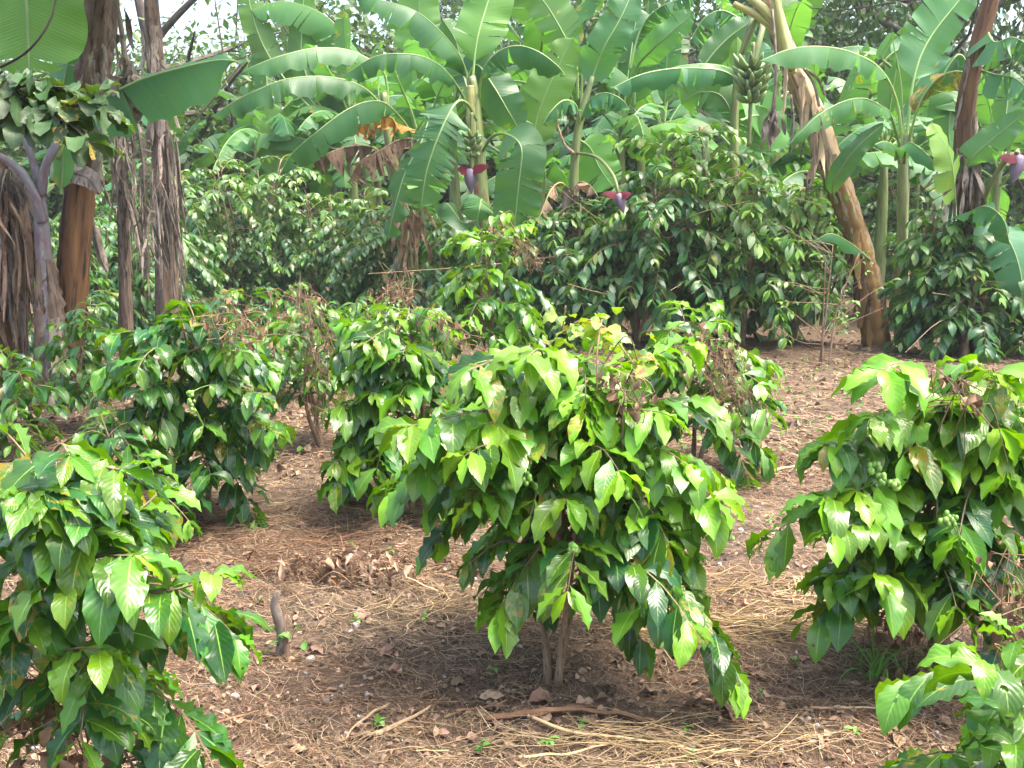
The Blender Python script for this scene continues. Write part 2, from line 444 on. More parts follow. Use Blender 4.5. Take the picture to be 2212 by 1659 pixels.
# ------------------------------------------------------------------ coffee bushes
def branch_leaves(acc, curve, leaf, spacing, s0, rng, youngness, tipyoung=0.5, hang=0.0, out=0.9, zup=-0.12):
    """opposite leaf pairs along one branch; acc collects P, D, L, Y"""
    n = len(curve)
    seg = np.linalg.norm(np.diff(curve, axis=0), axis=1)
    s = np.concatenate([[0], np.cumsum(seg)]); Ltot = s[-1]
    T = unit(np.gradient(curve, axis=0))
    q = s0 * Ltot
    nodes = []
    while q < Ltot:
        nodes.append(q); q += spacing * rng.uniform(0.7, 1.3) * (1.25 - 0.6 * q / Ltot)
    nodes.append(Ltot)
    for idx, q in enumerate(nodes):
        last = len(nodes) - 1 - idx
        p = np.array([np.interp(q, s, curve[:, k]) for k in range(3)])
        t = unit(np.array([np.interp(q, s, T[:, k]) for k in range(3)]))
        side = np.cross(t, [0, 0, 1.0])
        side = unit(side) if np.linalg.norm(side) > 0.1 else unit(rng.normal(0, 1, 3))
        for sgn in (-1, 1):
            if rng.random() < 0.06:
                continue
            a = rng.normal(0.62, 0.16) + (0.25 if last == 0 else 0.0)
            d = side * sgn * math.cos(a) * out + t * math.sin(a) + np.array([0, 0, rng.normal(zup, 0.24) - hang])
            l = leaf * rng.uniform(0.78, 1.12)
            y = youngness + rng.normal(0, 0.13)
            if last == 0:
                l *= rng.uniform(0.45, 0.75); y += tipyoung
            elif last == 1:
                l *= rng.uniform(0.75, 1.0); y += tipyoung * 0.45
            acc.append((p, d, l, y))

def coffee(name, label, base, H, R, seed, nb=34, leaf=0.16, spacing=0.055, z0=0.22, young=0.15, nstem=1, nu=9, nv=4,
           prof=((0, .25, .5, .75, 1), (.65, .95, 1, .85, .42)), mat='coffee', berries=0, explicit=(), group=None, lean=(0, 0),
           droop=0.85, lw=(.36, .46), cat='coffee bush', topfade=0.25, squash=(1, 1), fill=True, s0=0.28, stem_r=0.016, azcut=None, elev=(0.38, 1.0), sag=0.85, gaps=0.0, berry_pts=(), bare=0):
    rng = np.random.default_rng(seed)
    base = np.asarray(base, float)
    base[2] = float(ground_z(base[0], base[1])) - 0.02
    root = thing(name, base, label, cat, group)
    stems = []
    acc = []
    berr = []
    for k in range(nstem):
        az = rng.uniform(0, 2 * PI)
        sp = 0.0 if nstem == 1 else 0.10 * R
        b = base + np.array([math.cos(az), math.sin(az), 0]) * sp * 0.35
        top = base + np.array([lean[0] + math.cos(az) * sp * 2.2, lean[1] + math.sin(az) * sp * 2.2, H * (0.93 if k else 1.0) * 0.93])
        mid = (b + top) / 2 + np.append(rng.normal(0, 0.03, 2), 0) * (1 + H)
        q1 = b + (mid - b) * 0.5 + np.append(rng.normal(0, 0.012, 2), 0)
        c = crom([b, q1, mid, top], 18)
        stems.append((c, MB()))
        rad = np.interp(np.linspace(0, 1, 18), [0, .05, 1], [stem_r * 1.5, stem_r, stem_r * 0.3])
        V, F, UV = tube(c, rad, 8, rough=0.10, rng=rng)
        stems[-1][1].add(V, F, UV, [0.5, rng.random(), 0])
    ga = rng.uniform(0, 2 * PI)
    for k in range(nb if fill else 0):
        zf = z0 + (1 - z0) * ((k + rng.uniform(0.1, 0.9)) / nb)
        si = k % nstem
        c, mb = stems[si]
        p0 = np.array([np.interp(zf, np.linspace(0, 1, len(c)), c[:, a]) for a in range(3)])
        ga += 2.39996 + rng.normal(0, 0.35)
        if azcut and azcut(ga % (2 * PI), zf):
            continue
        Lb = R * np.interp(zf, *prof) * rng.uniform(0.72, 1.15)
        h = np.array([math.cos(ga) * squash[0], math.sin(ga) * squash[1], 0])
        e = math.tan(elev[0] + (elev[1] - elev[0]) * zf + rng.normal(0, 0.10))
        sg = sag * rng.uniform(0.7, 1.3) + 0.15 * e
        s = np.linspace(0, 1, 9)[:, None]
        bend = np.array([-h[1], h[0], 0]) * rng.normal(0, 0.12)
        cv = p0 + Lb * (h * s + bend * s ** 2 + np.array([0, 0, 1]) * (e * s - sg * s ** 2))
        cv[:, 2] = np.maximum(cv[:, 2], base[2] + 0.07)
        V, F, UV = tube(cv, np.linspace(0.0042, 0.0016, 9) * (1 + 0.4 * (H > 1.8)), 4, cap=False)
        mb.add(V, F, UV, [0.6, rng.random(), 0])
        y = young * (0.15 + 1.35 * max(0, zf - topfade)) + rng.normal(0, 0.09)
        branch_leaves(acc, cv, leaf * rng.uniform(0.88, 1.1) * (0.88 if zf > 0.9 else 1), spacing, s0 * rng.uniform(0.7, 1.3), rng, y, tipyoung=0.18 + young * 1.1)
        berr.append(cv)
    for k in range(bare):
        c, mb = stems[k % nstem]
        p = c[rng.integers(6, 16)]
        h = np.array([rng.normal(0, .7), -rng.uniform(.5, 1), rng.normal(.15, .35)])
        cv = crom([p, p + h * R * .6 + rng.normal(0, .04, 3), p + h * R * 1.15 + rng.normal(0, .08, 3)], 9)
        V, F, UV = tube(cv, np.linspace(.007, .003, 9), 4, cap=False)
        mb.add(V, F, UV, [.9, 1, 0])
    for ex in explicit:
        cv = crom(ex['pts'], 12)
        V, F, UV = tube(cv, np.linspace(0.005, 0.002, 12), 5, cap=False)
        stems[0][1].add(V, F, UV, [0.2, 0.6, 0])
        branch_leaves(acc, cv, ex.get('leaf', leaf), ex.get('spacing', spacing), ex.get('s0', 0.3), rng, ex.get('young', young), tipyoung=ex.get('tip', 0.3), hang=ex.get('hang', 0.0))
        berr.append(cv)
    for c, mb in stems:
        mb.build('stem', 'bark', root)
    A = np.array([a[0] for a in acc]); D = np.array([a[1] for a in acc]); L = np.array([a[2] for a in acc]); Y = np.array([a[3] for a in acc])
    keep = A[:, 2] > base[2] + 0.05
    if gaps > 0:
        keep &= rng.random(len(A)) > gaps
    A, D, L, Y = A[keep], D[keep], L[keep], Y[keep]
    crown = MB()
    leafbatch(crown, A, D, L, L * rng.uniform(lw[0], lw[1], len(L)), Y, rng, nu, nv, droop=droop, fold=0.22, wav=0.15, roll=0.42, waves=4.5)
    crown.build('crown', mat, root)
    sph = sphere_v(5, 7)
    for k in range(berries + len(berry_pts)):
        mb = MB()
        if k >= berries:
            p = P(*berry_pts[k - berries])
            j = np.argmin([np.linalg.norm(cv - p, axis=1).min() for cv in berr])
            q0 = berr[j][np.argmin(np.linalg.norm(berr[j] - p, axis=1))]
            V, F, UV = tube(crom([q0, (p + q0) / 2 + [0, 0, .01], p], 8), .0022, 4, cap=False)
            mb.add(V, F, UV, [.5, .4, 0])
        else:
            cv = berr[rng.integers(0, len(berr))]
            f = rng.uniform(0.40, 0.88) * 8
            i = int(f); i = min(i, len(cv) - 2)
            p = cv[i] + (cv[i + 1] - cv[i]) * (f - int(f))
        if True:
            for q in range(rng.integers(7, 13)):
                rr = rng.uniform(0.0075, 0.0105)
                o = unit(rng.normal(0, 1, 3)) * rng.uniform(0.008, 0.018)
                mb.add(sph[0] * rr * np.array([1, 1, 1.15]) + p + o, sph[1], None, [rng.random(), rng.random(), 0])
        mb.build('berry_cluster', 'berry', root)
    return root

def sphere_v(r, s):
    th = np.linspace(0.02, PI - 0.02, r + 1)[:, None]; ph = np.linspace(0, 2 * PI, s + 1)[None]
    V = np.stack([np.sin(th) * np.cos(ph), np.sin(th) * np.sin(ph), np.cos(th) + 0 * ph], -1)
    return V.reshape(-1, 3), gridfaces(1, r, s)

def height_at(ytop, d):
    return P(CX, ytop, d)[2]

def fans(sx, d, tips, leaf, dz, seed, young=.3):
    """outer branches that end in a hanging fan of leaves"""
    rng = np.random.default_rng(seed)
    out = []
    for x, y in tips:
        dt = d - dz * rng.uniform(.55, 1.0)
        y0 = y + rng.uniform(10, 60)
        out.append(dict(pts=PS([(sx + rng.normal(0, 8), y0, d), ((sx + x) / 2, (y0 + y) / 2 - rng.uniform(20, 45), (d + dt) / 2), (x, y, dt)]), leaf=leaf * rng.uniform(.85, 1.1), young=young + rng.normal(0, .12), s0=.5, spacing=.045, tip=.25, hang=.18))
    return out

# central bush
b = G(1195, 1470)
coffee('coffee_bush', 'large sunlit coffee bush with bare lower stem standing alone mid-path', b, 1.15, 0.50, 11,
       nb=54, leaf=0.178, spacing=0.058, z0=0.38, squash=(1.0, 0.8), young=0.46, nstem=3, berries=16, berry_pts=[(985, 975, 2.72), (1015, 985, 2.74), (1140, 1035, 2.7), (1285, 992, 2.72), (1400, 1000, 2.75), (1100, 1050, 2.72), (1350, 1060, 2.72)], stem_r=0.013,
       explicit=fans(1195, 3.1, [(910, 990), (1060, 1065), (1235, 855), (1245, 1005), (1225, 1080), (1470, 1000), (1560, 1080), (1140, 770), (1050, 915), (950, 905), (1385, 1110), (1010, 800), (1430, 890), (1330, 850), (880, 920)], .195, .42, 3, .46) + [dict(pts=PS([(1205, 1300, 3.1), (1290, 1230, 2.95), (1340, 1290, 2.9), (1360, 1330, 2.88)]), leaf=0.15, young=0.05, hang=0.4),
                 dict(pts=PS([(1205, 1200, 3.1), (1300, 1190, 2.9), (1390, 1120, 2.75)]), leaf=0.15, young=0.25),
                 dict(pts=PS([(1340, 1310, 2.9), (1385, 1380, 2.85), (1400, 1420, 2.85)]), leaf=0.12, young=0.05, hang=0.6),
                 dict(pts=PS([(1200, 1180, 3.1), (1400, 1230, 2.9), (1500, 1205, 2.8)]), leaf=0.12, young=0.2, s0=0.75),
                 dict(pts=PS([(1195, 1330, 3.1), (1150, 1290, 3.0), (1145, 1310, 2.95)]), leaf=0.12, young=0.0, hang=0.5),
                 dict(pts=PS([(1190, 1200, 3.1), (1090, 1170, 3.0), (1010, 1220, 2.95)]), leaf=0.11, young=0.15)])
# centre-left bush behind it
coffee('coffee_bush', 'broad dense coffee bush standing just behind and beside the large middle bush', G(885, 1105), 1.16, 0.40, 12, explicit=fans(885, 4.85, [(800, 850), (815, 925), (750, 960), (725, 880), (870, 765), (790, 740), (720, 1000), (760, 800), (930, 800)], .185, .4, 5, .28), nb=46, leaf=0.18, spacing=0.06, z0=0.25, young=0.32, nstem=2, nu=8, berries=5)
coffee('coffee_bush', 'dark green dome-shaped coffee bush by the path with a hanging spray of green berries', G(450, 1120), 1.18, 0.42, 13, lean=(.0, 0), explicit=fans(445, 4.75, [(400, 770), (470, 830), (330, 850), (560, 850), (300, 780), (590, 930), (440, 920), (380, 940), (520, 760)], .18, .4, 6, .14), nb=48, leaf=0.175, spacing=0.06, z0=0.25, young=0.10, nstem=2, nu=8, berries=6, berry_pts=[(408, 850, 4.3), (412, 868, 4.3), (416, 888, 4.3)])
coffee('coffee_bush', 'thin coffee bush with withered brown middle between two dense bushes', G(690, 965), 1.04, 0.30, 14, nb=32, leaf=0.165, spacing=0.075, z0=0.35, young=0.16, nstem=3, nu=7, gaps=0.1)
coffee('coffee_bush', 'tall bright coffee bush rising behind the middle bushes below the banana clump', G(1055, 860), 1.52, 0.5, 15, nb=40, leaf=0.18, spacing=0.07, z0=0.35, young=0.34, nstem=2, nu=7, berries=6)
coffee('coffee_bush', 'yellow-green coffee bush with a dead weed tangle, peeking out behind the large middle bush', G(1500, 1020), 1.0, 0.42, 16, nb=42, leaf=0.175, spacing=0.06, z0=0.25, young=0.32, nstem=2, nu=8, berries=2)
coffee('coffee_bush', 'wide sunlit coffee bush beside the open path with green berry clusters low in its crown', G(2015, 1450), 1.08, 0.42, 17, nb=54, leaf=0.178, spacing=0.058, z0=0.34, squash=(1.0, 0.85), prof=((0, .25, .5, .75, 1), (.9, 1, .85, .68, .4)), young=0.36, nstem=2, berries=12, berry_pts=[(1905, 1035, 2.7), (1930, 1045, 2.7), (1890, 1010, 2.72), (2040, 1120, 2.65), (2060, 1125, 2.65)], lean=(0.04, 0),
       explicit=fans(2010, 3.1, [(1780, 1075), (1850, 1060), (1965, 1125), (2065, 905), (2180, 1050), (1995, 985), (2110, 1130), (1800, 1240), (1890, 1240), (1900, 800), (2040, 860), (2100, 1065), (1880, 900), (1790, 960), (2170, 830)], .19, .42, 4, .44) + [dict(pts=PS([(1990, 1150, 3.0), (1820, 1080, 2.85), (1700, 1130, 2.8), (1660, 1180, 2.78)]), leaf=0.15, young=0.4),
                 dict(pts=PS([(1990, 1200, 3.0), (1880, 1130, 2.7), (1800, 1150, 2.6)]), leaf=0.14, young=0.4),
                 dict(pts=PS([(1990, 1280, 3.0), (1880, 1240, 2.85), (1800, 1260, 2.8)]), leaf=0.13, young=0.05, hang=0.3),
                 dict(pts=PS([(2000, 1310, 3.0), (2060, 1300, 2.75), (2080, 1320, 2.7)]), leaf=0.11, young=0.3)])
coffee('coffee_bush', 'close-up coffee bush at the corner with pale midribs and an insect-holed leaf', [1.06, 1.42, 0], 0.92, 0.32, 18, nb=20, leaf=0.135, spacing=0.05, z0=0.35, young=0.3, nu=12, nv=6, stem_r=0.012,
       explicit=[dict(pts=PS([(2330, 1640, 1.45), (2212, 1556, 1.42), (2160, 1468, 1.40), (2120, 1425, 1.38)]), leaf=0.135, young=0.35, spacing=0.045, s0=0.1),
                 dict(pts=PS([(2330, 1500, 1.45), (2212, 1400, 1.5), (2190, 1370, 1.5)]), leaf=0.12, young=0.3, spacing=0.045, s0=0.2),
                 dict(pts=PS([(2330, 1720, 1.4), (2240, 1660, 1.36), (2190, 1610, 1.34)]), leaf=0.13, young=0.2, spacing=0.045, s0=0.2)])
coffee('coffee_bush', 'close-up coffee bush with large glossy hole-bitten leaves beside the cut stump', [-0.98, 1.95, 0], 1.06, 0.36, 19, nb=26, leaf=0.175, squash=(1, .8), spacing=0.055, z0=0.2, young=0.12, nu=12, nv=6, berries=4, berry_pts=[(95, 1218, 1.8), (125, 1222, 1.8)],
       explicit=fans(110, 1.95, [(60, 1060), (260, 1015), (55, 1330), (290, 1200), (150, 985)], .17, .25, 7, .2) + [dict(pts=PS([(40, 1260, 1.9), (100, 1235, 1.82), (152, 1258, 1.76)]), leaf=0.165, young=0.22, s0=0.5, spacing=0.04, hang=0.15),
                 dict(pts=PS([(60, 1300, 1.9), (230, 1285, 1.82), (340, 1280, 1.78), (420, 1262, 1.74), (462, 1240, 1.72)]), leaf=0.125, young=0.32, spacing=0.045, s0=0.45),
                 dict(pts=PS([(60, 1420, 1.9), (170, 1400, 1.76), (215, 1405, 1.72)]), leaf=0.15, young=0.45, s0=0.55, spacing=0.04, hang=0.2),
                 dict(pts=PS([(30, 1240, 1.9), (110, 1180, 1.85), (180, 1150, 1.8), (203, 1085, 1.8)]), leaf=0.17, young=0.12, spacing=0.05, s0=0.4),
                 dict(pts=PS([(20, 1150, 1.9), (60, 1090, 1.8), (95, 1060, 1.76)]), leaf=0.15, young=0.12, spacing=0.05, s0=0.2),
                 dict(pts=PS([(60, 1200, 1.95), (200, 1130, 2.0), (300, 1100, 2.05), (350, 1055, 2.1)]), leaf=0.12, young=0.3, spacing=0.05, s0=0.4),
                 dict(pts=PS([(100, 1480, 1.9), (200, 1500, 1.85), (270, 1560, 1.8)]), leaf=0.13, young=0.0, s0=0.3)])
coffee('coffee_bush', 'low spreading coffee bush tucked behind the close-up bush with bitten leaves', G(250, 1180), 0.62, 0.30, 20, nb=22, leaf=0.15, spacing=0.06, z0=0.3, young=0.16, nu=8)
coffee('coffee_bush', 'small dark coffee bush at the foot of the purple-stalked banana plant', G(30, 985), 0.72, 0.30, 21, nb=26, leaf=0.16, spacing=0.065, z0=0.2, young=0.06, nu=6)
coffee('coffee_bush', 'dull green coffee bush in shade behind the brown banana trunk', G(215, 935), 0.95, 0.26, 22, nb=32, leaf=0.15, spacing=0.06, z0=0.25, young=0.06, nu=6)
coffee('coffee_bush', 'slim shaded coffee bush with sunlit tips beyond the brown trunk', G(165, 800), 1.1, 0.48, 23, nb=40, leaf=0.16, spacing=0.07, z0=0.1, young=0.08, nu=5)
coffee('coffee_bush', 'low coffee bush half hidden behind the thin withered one', G(600, 860), 0.85, 0.42, 24, nb=30, leaf=0.16, spacing=0.07, z0=0.25, young=0.1, nu=5)
coffee('coffee_bush', 'low leafy coffee bush between the middle bushes and the dark row', G(800, 830), 0.72, 0.5, 25, nb=30, leaf=0.16, spacing=0.07, z0=0.25, young=0.12, nu=5)

# ------------------------------------------------------------------ tall coffee rows
TALL = dict(lw=(.33, .42), mat='coffee_far', cat='coffee tree', nu=5, nv=2, nstem=3, prof=((0, .2, .5, .8, 1), (.75, 1, 1, .8, .4)), stem_r=0.03, elev=(0.0, 0.75), sag=0.7)
tall_specs = [
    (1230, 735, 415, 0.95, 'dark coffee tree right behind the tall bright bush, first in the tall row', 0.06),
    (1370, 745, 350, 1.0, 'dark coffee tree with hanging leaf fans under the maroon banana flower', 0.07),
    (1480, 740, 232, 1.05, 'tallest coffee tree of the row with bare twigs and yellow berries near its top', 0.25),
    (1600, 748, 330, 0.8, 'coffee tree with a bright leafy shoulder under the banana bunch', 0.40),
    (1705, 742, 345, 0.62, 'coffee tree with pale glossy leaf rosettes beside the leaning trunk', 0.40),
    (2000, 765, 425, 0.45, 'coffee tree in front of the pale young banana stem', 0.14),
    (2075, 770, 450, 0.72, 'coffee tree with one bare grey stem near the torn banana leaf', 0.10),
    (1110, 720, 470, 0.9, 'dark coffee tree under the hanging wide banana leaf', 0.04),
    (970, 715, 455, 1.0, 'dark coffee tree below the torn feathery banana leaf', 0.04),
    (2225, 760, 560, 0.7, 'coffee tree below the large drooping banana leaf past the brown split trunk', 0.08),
]
tall = []
for i, (x, yb, yt, R, lab, yg) in enumerate(tall_specs):
    bb = G(x, yb)
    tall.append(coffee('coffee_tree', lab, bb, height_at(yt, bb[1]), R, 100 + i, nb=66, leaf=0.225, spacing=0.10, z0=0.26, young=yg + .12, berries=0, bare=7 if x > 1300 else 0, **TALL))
left_specs = [
    (400, 668, 330, 'coffee tree in the thick left row beside the grey dead trunk'),
    (500, 664, 320, 'coffee tree with bright crown below the long drooping banana leaf'),
    (590, 660, 312, 'sunny topped coffee tree below the bright upright banana leaf'),
    (690, 662, 385, 'coffee tree below the brown dried banana leaf'),
    (790, 665, 395, 'coffee tree behind the dry hanging leaf tip'),
    (870, 672, 430, 'coffee tree beside the narrow torn banana leaf'),
    (330, 690, 420, 'shaded coffee tree behind the dangling dead leaf ribbons'),
    (250, 700, 430, 'shaded coffee tree between the brown trunk and the grey trunk'),
    (225, 742, 440, 'dark coffee tree close behind the brown trunk with the curled sheath'),
    (310, 730, 470, 'dark coffee tree in front of the ribbon-hung dead stem'),
    (40, 760, 480, 'dark coffee tree behind the purple leaf stalks'),
]
for i, (x, yb, yt, lab) in enumerate(left_specs):
    bb = G(x, yb)
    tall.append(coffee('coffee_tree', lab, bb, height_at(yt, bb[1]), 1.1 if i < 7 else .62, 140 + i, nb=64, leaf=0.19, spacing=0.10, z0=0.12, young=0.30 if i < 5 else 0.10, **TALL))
rng = np.random.default_rng(5)
GRP = 'coffee trees filling the back of the plantation'
for row, dd in enumerate((14.5, 19.0, 22.5)):
    n = (10, 15, 17)[row]
    for k in range(n):
        x = (k - (n - 1) / 2) * dd * 1.15 / (n - 1) + rng.normal(0, 0.25)
        src = tall[rng.integers(0, len(tall))]
        if row == 0 and x < 0.5:
            continue
        y = dd + rng.normal(0, 0.5)
        copy_thing(src, (x, y, 0), rng.uniform(0, 6.28), rng.uniform(0.9, 1.15), 'dark coffee tree deep in the grove behind the front rows', GRP)

# ------------------------------------------------------------------ banana plants
CAMN = np.array([0, -1.0, 0.15]); UPN = np.array([0, 0, 1.0])

def banana_blade(mb, mid, N, width, rng, fold=(0.25, 0.25), curl=0.25, tears=0, wave=0.012, yng_lit=0.2, dmg=0.2, gap=0.18, shape=None, jit=0.12, nvp=5):
    n = len(mid)
    T = unit(np.gradient(mid, axis=0))
    Nh = np.asarray(N, float)
    if Nh.ndim == 1:
        Nh = np.tile(Nh, (n, 1))
    W = unit(np.cross(T, Nh)); Nn = np.cross(W, T)
    t = np.linspace(0, 1, n)
    sh = shape or ([0, .03, .10, .25, .55, .78, .91, .97, 1], [.10, .42, .82, 1, .98, .84, .55, .28, .02])
    hw = np.interp(t, *sh) * width / 2
    L = np.concatenate([[0], np.cumsum(np.linalg.norm(np.diff(mid, axis=0), axis=1))])
    v = np.linspace(0, 1, nvp + 1)
    rnd = rng.random()
    for si, sg in enumerate((-1, 1)):
        nt = tears if np.isscalar(tears) else tears[si]
        cuts = sorted(set([0, n - 1] + list(rng.integers(2, n - 2, nt)))) if nt > 0 else [0, n - 1]
        ph = rng.uniform(0, 6.28); f = rng.uniform(9, 15)
        for a, b in zip(cuts[:-1], cuts[1:]):
            idx = np.arange(a, b + 1)
            m = len(idx)
            if m < 2:
                continue
            jf = rng.normal(0, jit) if nt else 0.0
            ln = rng.uniform(0.86, 1.0) if nt > 3 else 1.0
            th = fold[si] + jf + (curl + jf * 0.6) * v[None, :] + np.zeros((m, 1))
            step = hw[idx][:, None] * ln / nvp
            cx = np.concatenate([np.zeros((m, 1)), np.cumsum(np.cos(th[:, 1:]) * step, 1)], 1)
            cz = np.concatenate([np.zeros((m, 1)), np.cumsum(np.sin(th[:, 1:]) * step, 1)], 1)
            # lateral veins sweep towards the tip; strips close in on themselves at a tear
            sweep = hw[idx][:, None] * v[None] * 0.22
            if nt:
                e = np.linspace(1, -1, m)[:, None]
                sweep = sweep + e * gap * 0.5 * v[None] ** 1.2 * min(L[b] - L[a], 0.25)
            wv = wave * np.sin(f * L[idx] + ph)[:, None] * (v[None] ** 1.5) + wave * 0.6 * np.sin(2.3 * f * L[idx] + 2 * ph)[:, None] * v[None] ** 2
            V = mid[idx][:, None] + sg * W[idx][:, None] * cx[..., None] - Nn[idx][:, None] * (cz - wv)[..., None] + T[idx][:, None] * sweep[..., None]
            UV = np.stack([0.5 + sg * 0.5 * np.broadcast_to(v, (m, nvp + 1)), np.broadcast_to(L[idx][:, None], (m, nvp + 1))], -1)
            F = gridfaces(1, m - 1, nvp)
            if sg < 0:
                F = F[:, ::-1]
            mb.add(V.reshape(-1, 3), F, UV.reshape(-1, 2), [np.clip(yng_lit, 0, 1), rnd, dmg])

def bleaf(root, pts, wpx, N=CAMN, b0=0.2, fold=(0.25, 0.25), curl=0.25, tears=0, mat='banana', ribmat='rib', yng_lit=0.15, seed=0, wave=0.02, dmg=0.2,
          ribr=0.017, label=None, world=False, gap=0.18, jit=0.12, n=44, name='leaf', shape=None):
    if mat == 'banana' and np.isscalar(tears) and wpx * (FPX / 12 if world else 1) > 55:
        tears = tears + 3
        jit = min(jit, .09) if tears < 9 else jit
    rng = np.random.default_rng(seed + 1000)
    p = np.asarray(pts, float) if world else PS(pts)
    d = p[:, 1].mean()
    c = crom(p, n + int(n * b0 / (1 - b0)))
    k = int(round(len(c) * b0))
    width = wpx if world else wpx * d / FPX
    mb = MB()
    banana_blade(mb, c[k:], N, width, rng, fold, curl, tears, wave, yng_lit, dmg, gap, shape, jit)
    o = mb.build(name, mat, root, label=label)
    T = unit(np.gradient(c, axis=0)); W = unit(np.cross(T, np.asarray(N, float))); Nn = np.cross(W, T)
    rr = np.interp(np.linspace(0, 1, len(c)), [0, b0, b0 + .1, 1], [ribr * 1.25, ribr * 0.85, ribr * 0.7, ribr * 0.18])
    V, F, UV = tube(c - Nn * rr[:, None] * 0.55, rr, 8)
    r = MB().add(V, F, UV, [0.5, rng.random(), 0])
    ro = r.build('midrib', ribmat, None)
    me = ro.data
    co = np.empty(len(me.vertices) * 3, np.float32); me.vertices.foreach_get('co', co)
    co = co.reshape(-1, 3) - root_loc(root); me.vertices.foreach_set('co', co.astype(np.float32).ravel())
    ro.parent = o
    return o

def pstem(root, pts, wpx, mat, seed=0, sides=18, rough=0.05, name='pseudostem', world=False, ridges=True):
    rng = np.random.default_rng(seed + 77)
    p = np.asarray(pts, float) if world else PS(pts)
    n = 40
    c = crom(p, n)
    w = np.interp(np.linspace(0, 1, n), np.linspace(0, 1, len(wpx)), wpx)
    if not world:
        w = w * c[:, 1] / FPX
    r = w / 2 * (1 + 0.04 * np.sin(np.linspace(0, 14, n) + seed))
    V, F, UV = tube(c, r, sides, rough=rough, rng=rng)
    mb = MB().add(V, F, UV, [0.5, 0.5, 0])
    return mb.build(name, mat, root)

def sheaths(root, pts, wpx, mat, n, seed, length=(0.4, 1.0), name='dead_sheath', spread=1.0):
    """papery leaf bases peeling off a banana stem, each one a curled strip"""
    rng = np.random.default_rng(seed + 31)
    c = crom(PS(pts), 60)
    for k in range(n):
        i = rng.integers(5, 52)
        az = rng.uniform(-PI * 0.95, 0.0) * spread
        r = wpx * c[i, 1] / FPX / 2
        o = np.array([math.cos(az), math.sin(az), 0])
        L = rng.uniform(*length)
        m = 10
        s = np.linspace(0, 1, m)
        lift = rng.uniform(0.01, 0.16)
        mid = c[i] + o * (r * 1.02 + lift * L * s[:, None] ** 2) + np.array([0, 0, -1]) * (L * s[:, None]) + np.cross(o, [0, 0, 1]) * (rng.normal(0, 0.10) * L * s[:, None] ** 2)
        side = np.cross(o, [0, 0, 1])
        wd = rng.uniform(0.02, 0.06) * np.interp(s, [0, .3, 1], [0.8, 1, rng.uniform(0.1, 0.6)])
        v = np.linspace(-1, 1, 5)
        cu = rng.uniform(0.2, 1.0)
        V = mid[:, None] + side * (v[None, :, None] * wd[:, None, None]) + o * (-(v ** 2)[None, :, None] * cu * wd[:, None, None]) + rng.normal(0, 0.006, (m, 5, 3))
        UV = np.stack([np.broadcast_to(v * .5 + .5, (m, 5)), np.broadcast_to(s[:, None] * L, (m, 5))], -1)
        MB().add(V.reshape(-1, 3), gridfaces(1, m - 1, 4), UV.reshape(-1, 2), [rng.random(), rng.random(), 0]).build(name, mat, root)

def skirt(root, tops, n, length, mat, seed, spread=0.15, wd=(0.015, 0.05), name='dead_leaf'):
    """one dried leaf hanging as a bunch of ribbons from a point or along a line"""
    rng = np.random.default_rng(seed + 500)
    tp = PS(tops)
    mb = MB()
    m = 12
    s = np.linspace(0, 1, m)[:, None]
    for k in range(n):
        f = rng.random() * (len(tp) - 1); i = min(int(f), len(tp) - 2) if len(tp) > 1 else 0
        p = tp[i] + (tp[i + 1] - tp[i]) * (f - i) if len(tp) > 1 else tp[0]
        p = p + rng.normal(0, 0.03, 3)
        L = length * rng.uniform(0.4, 1.1)
        out = rng.normal(0, spread, 3); out[2] = 0
        mid = p + out * s ** 0.7 + np.array([0, 0, -L]) * s + (np.sin(s * rng.uniform(4, 9) + rng.uniform(0, 6)) * rng.normal(0, 0.02, 3))
        az = rng.uniform(0, 2 * PI) + s[:, 0] * rng.normal(0, 2.5)
        side = np.stack([np.cos(az), np.sin(az), 0 * az], -1)
        w = rng.uniform(*wd) * np.interp(s[:, 0], [0, .3, .8, 1], [0.4, 1, .8, .1])
        v = np.linspace(-1, 1, 3)
        nrm = np.stack([-np.sin(az), np.cos(az), 0 * az], -1)
        V = mid[:, None] + side[:, None] * (v[None, :, None] * w[:, None, None]) + nrm[:, None] * ((v ** 2)[None, :, None] * w[:, None, None] * rng.normal(0, 0.8))
        mb.add(V.reshape(-1, 3), gridfaces(1, m - 1, 2), None, [rng.random(), rng.random(), 0])
    return mb.build(name, mat, root)

def lathe(path, rad, sides=12):
    return tube(path, rad, sides)

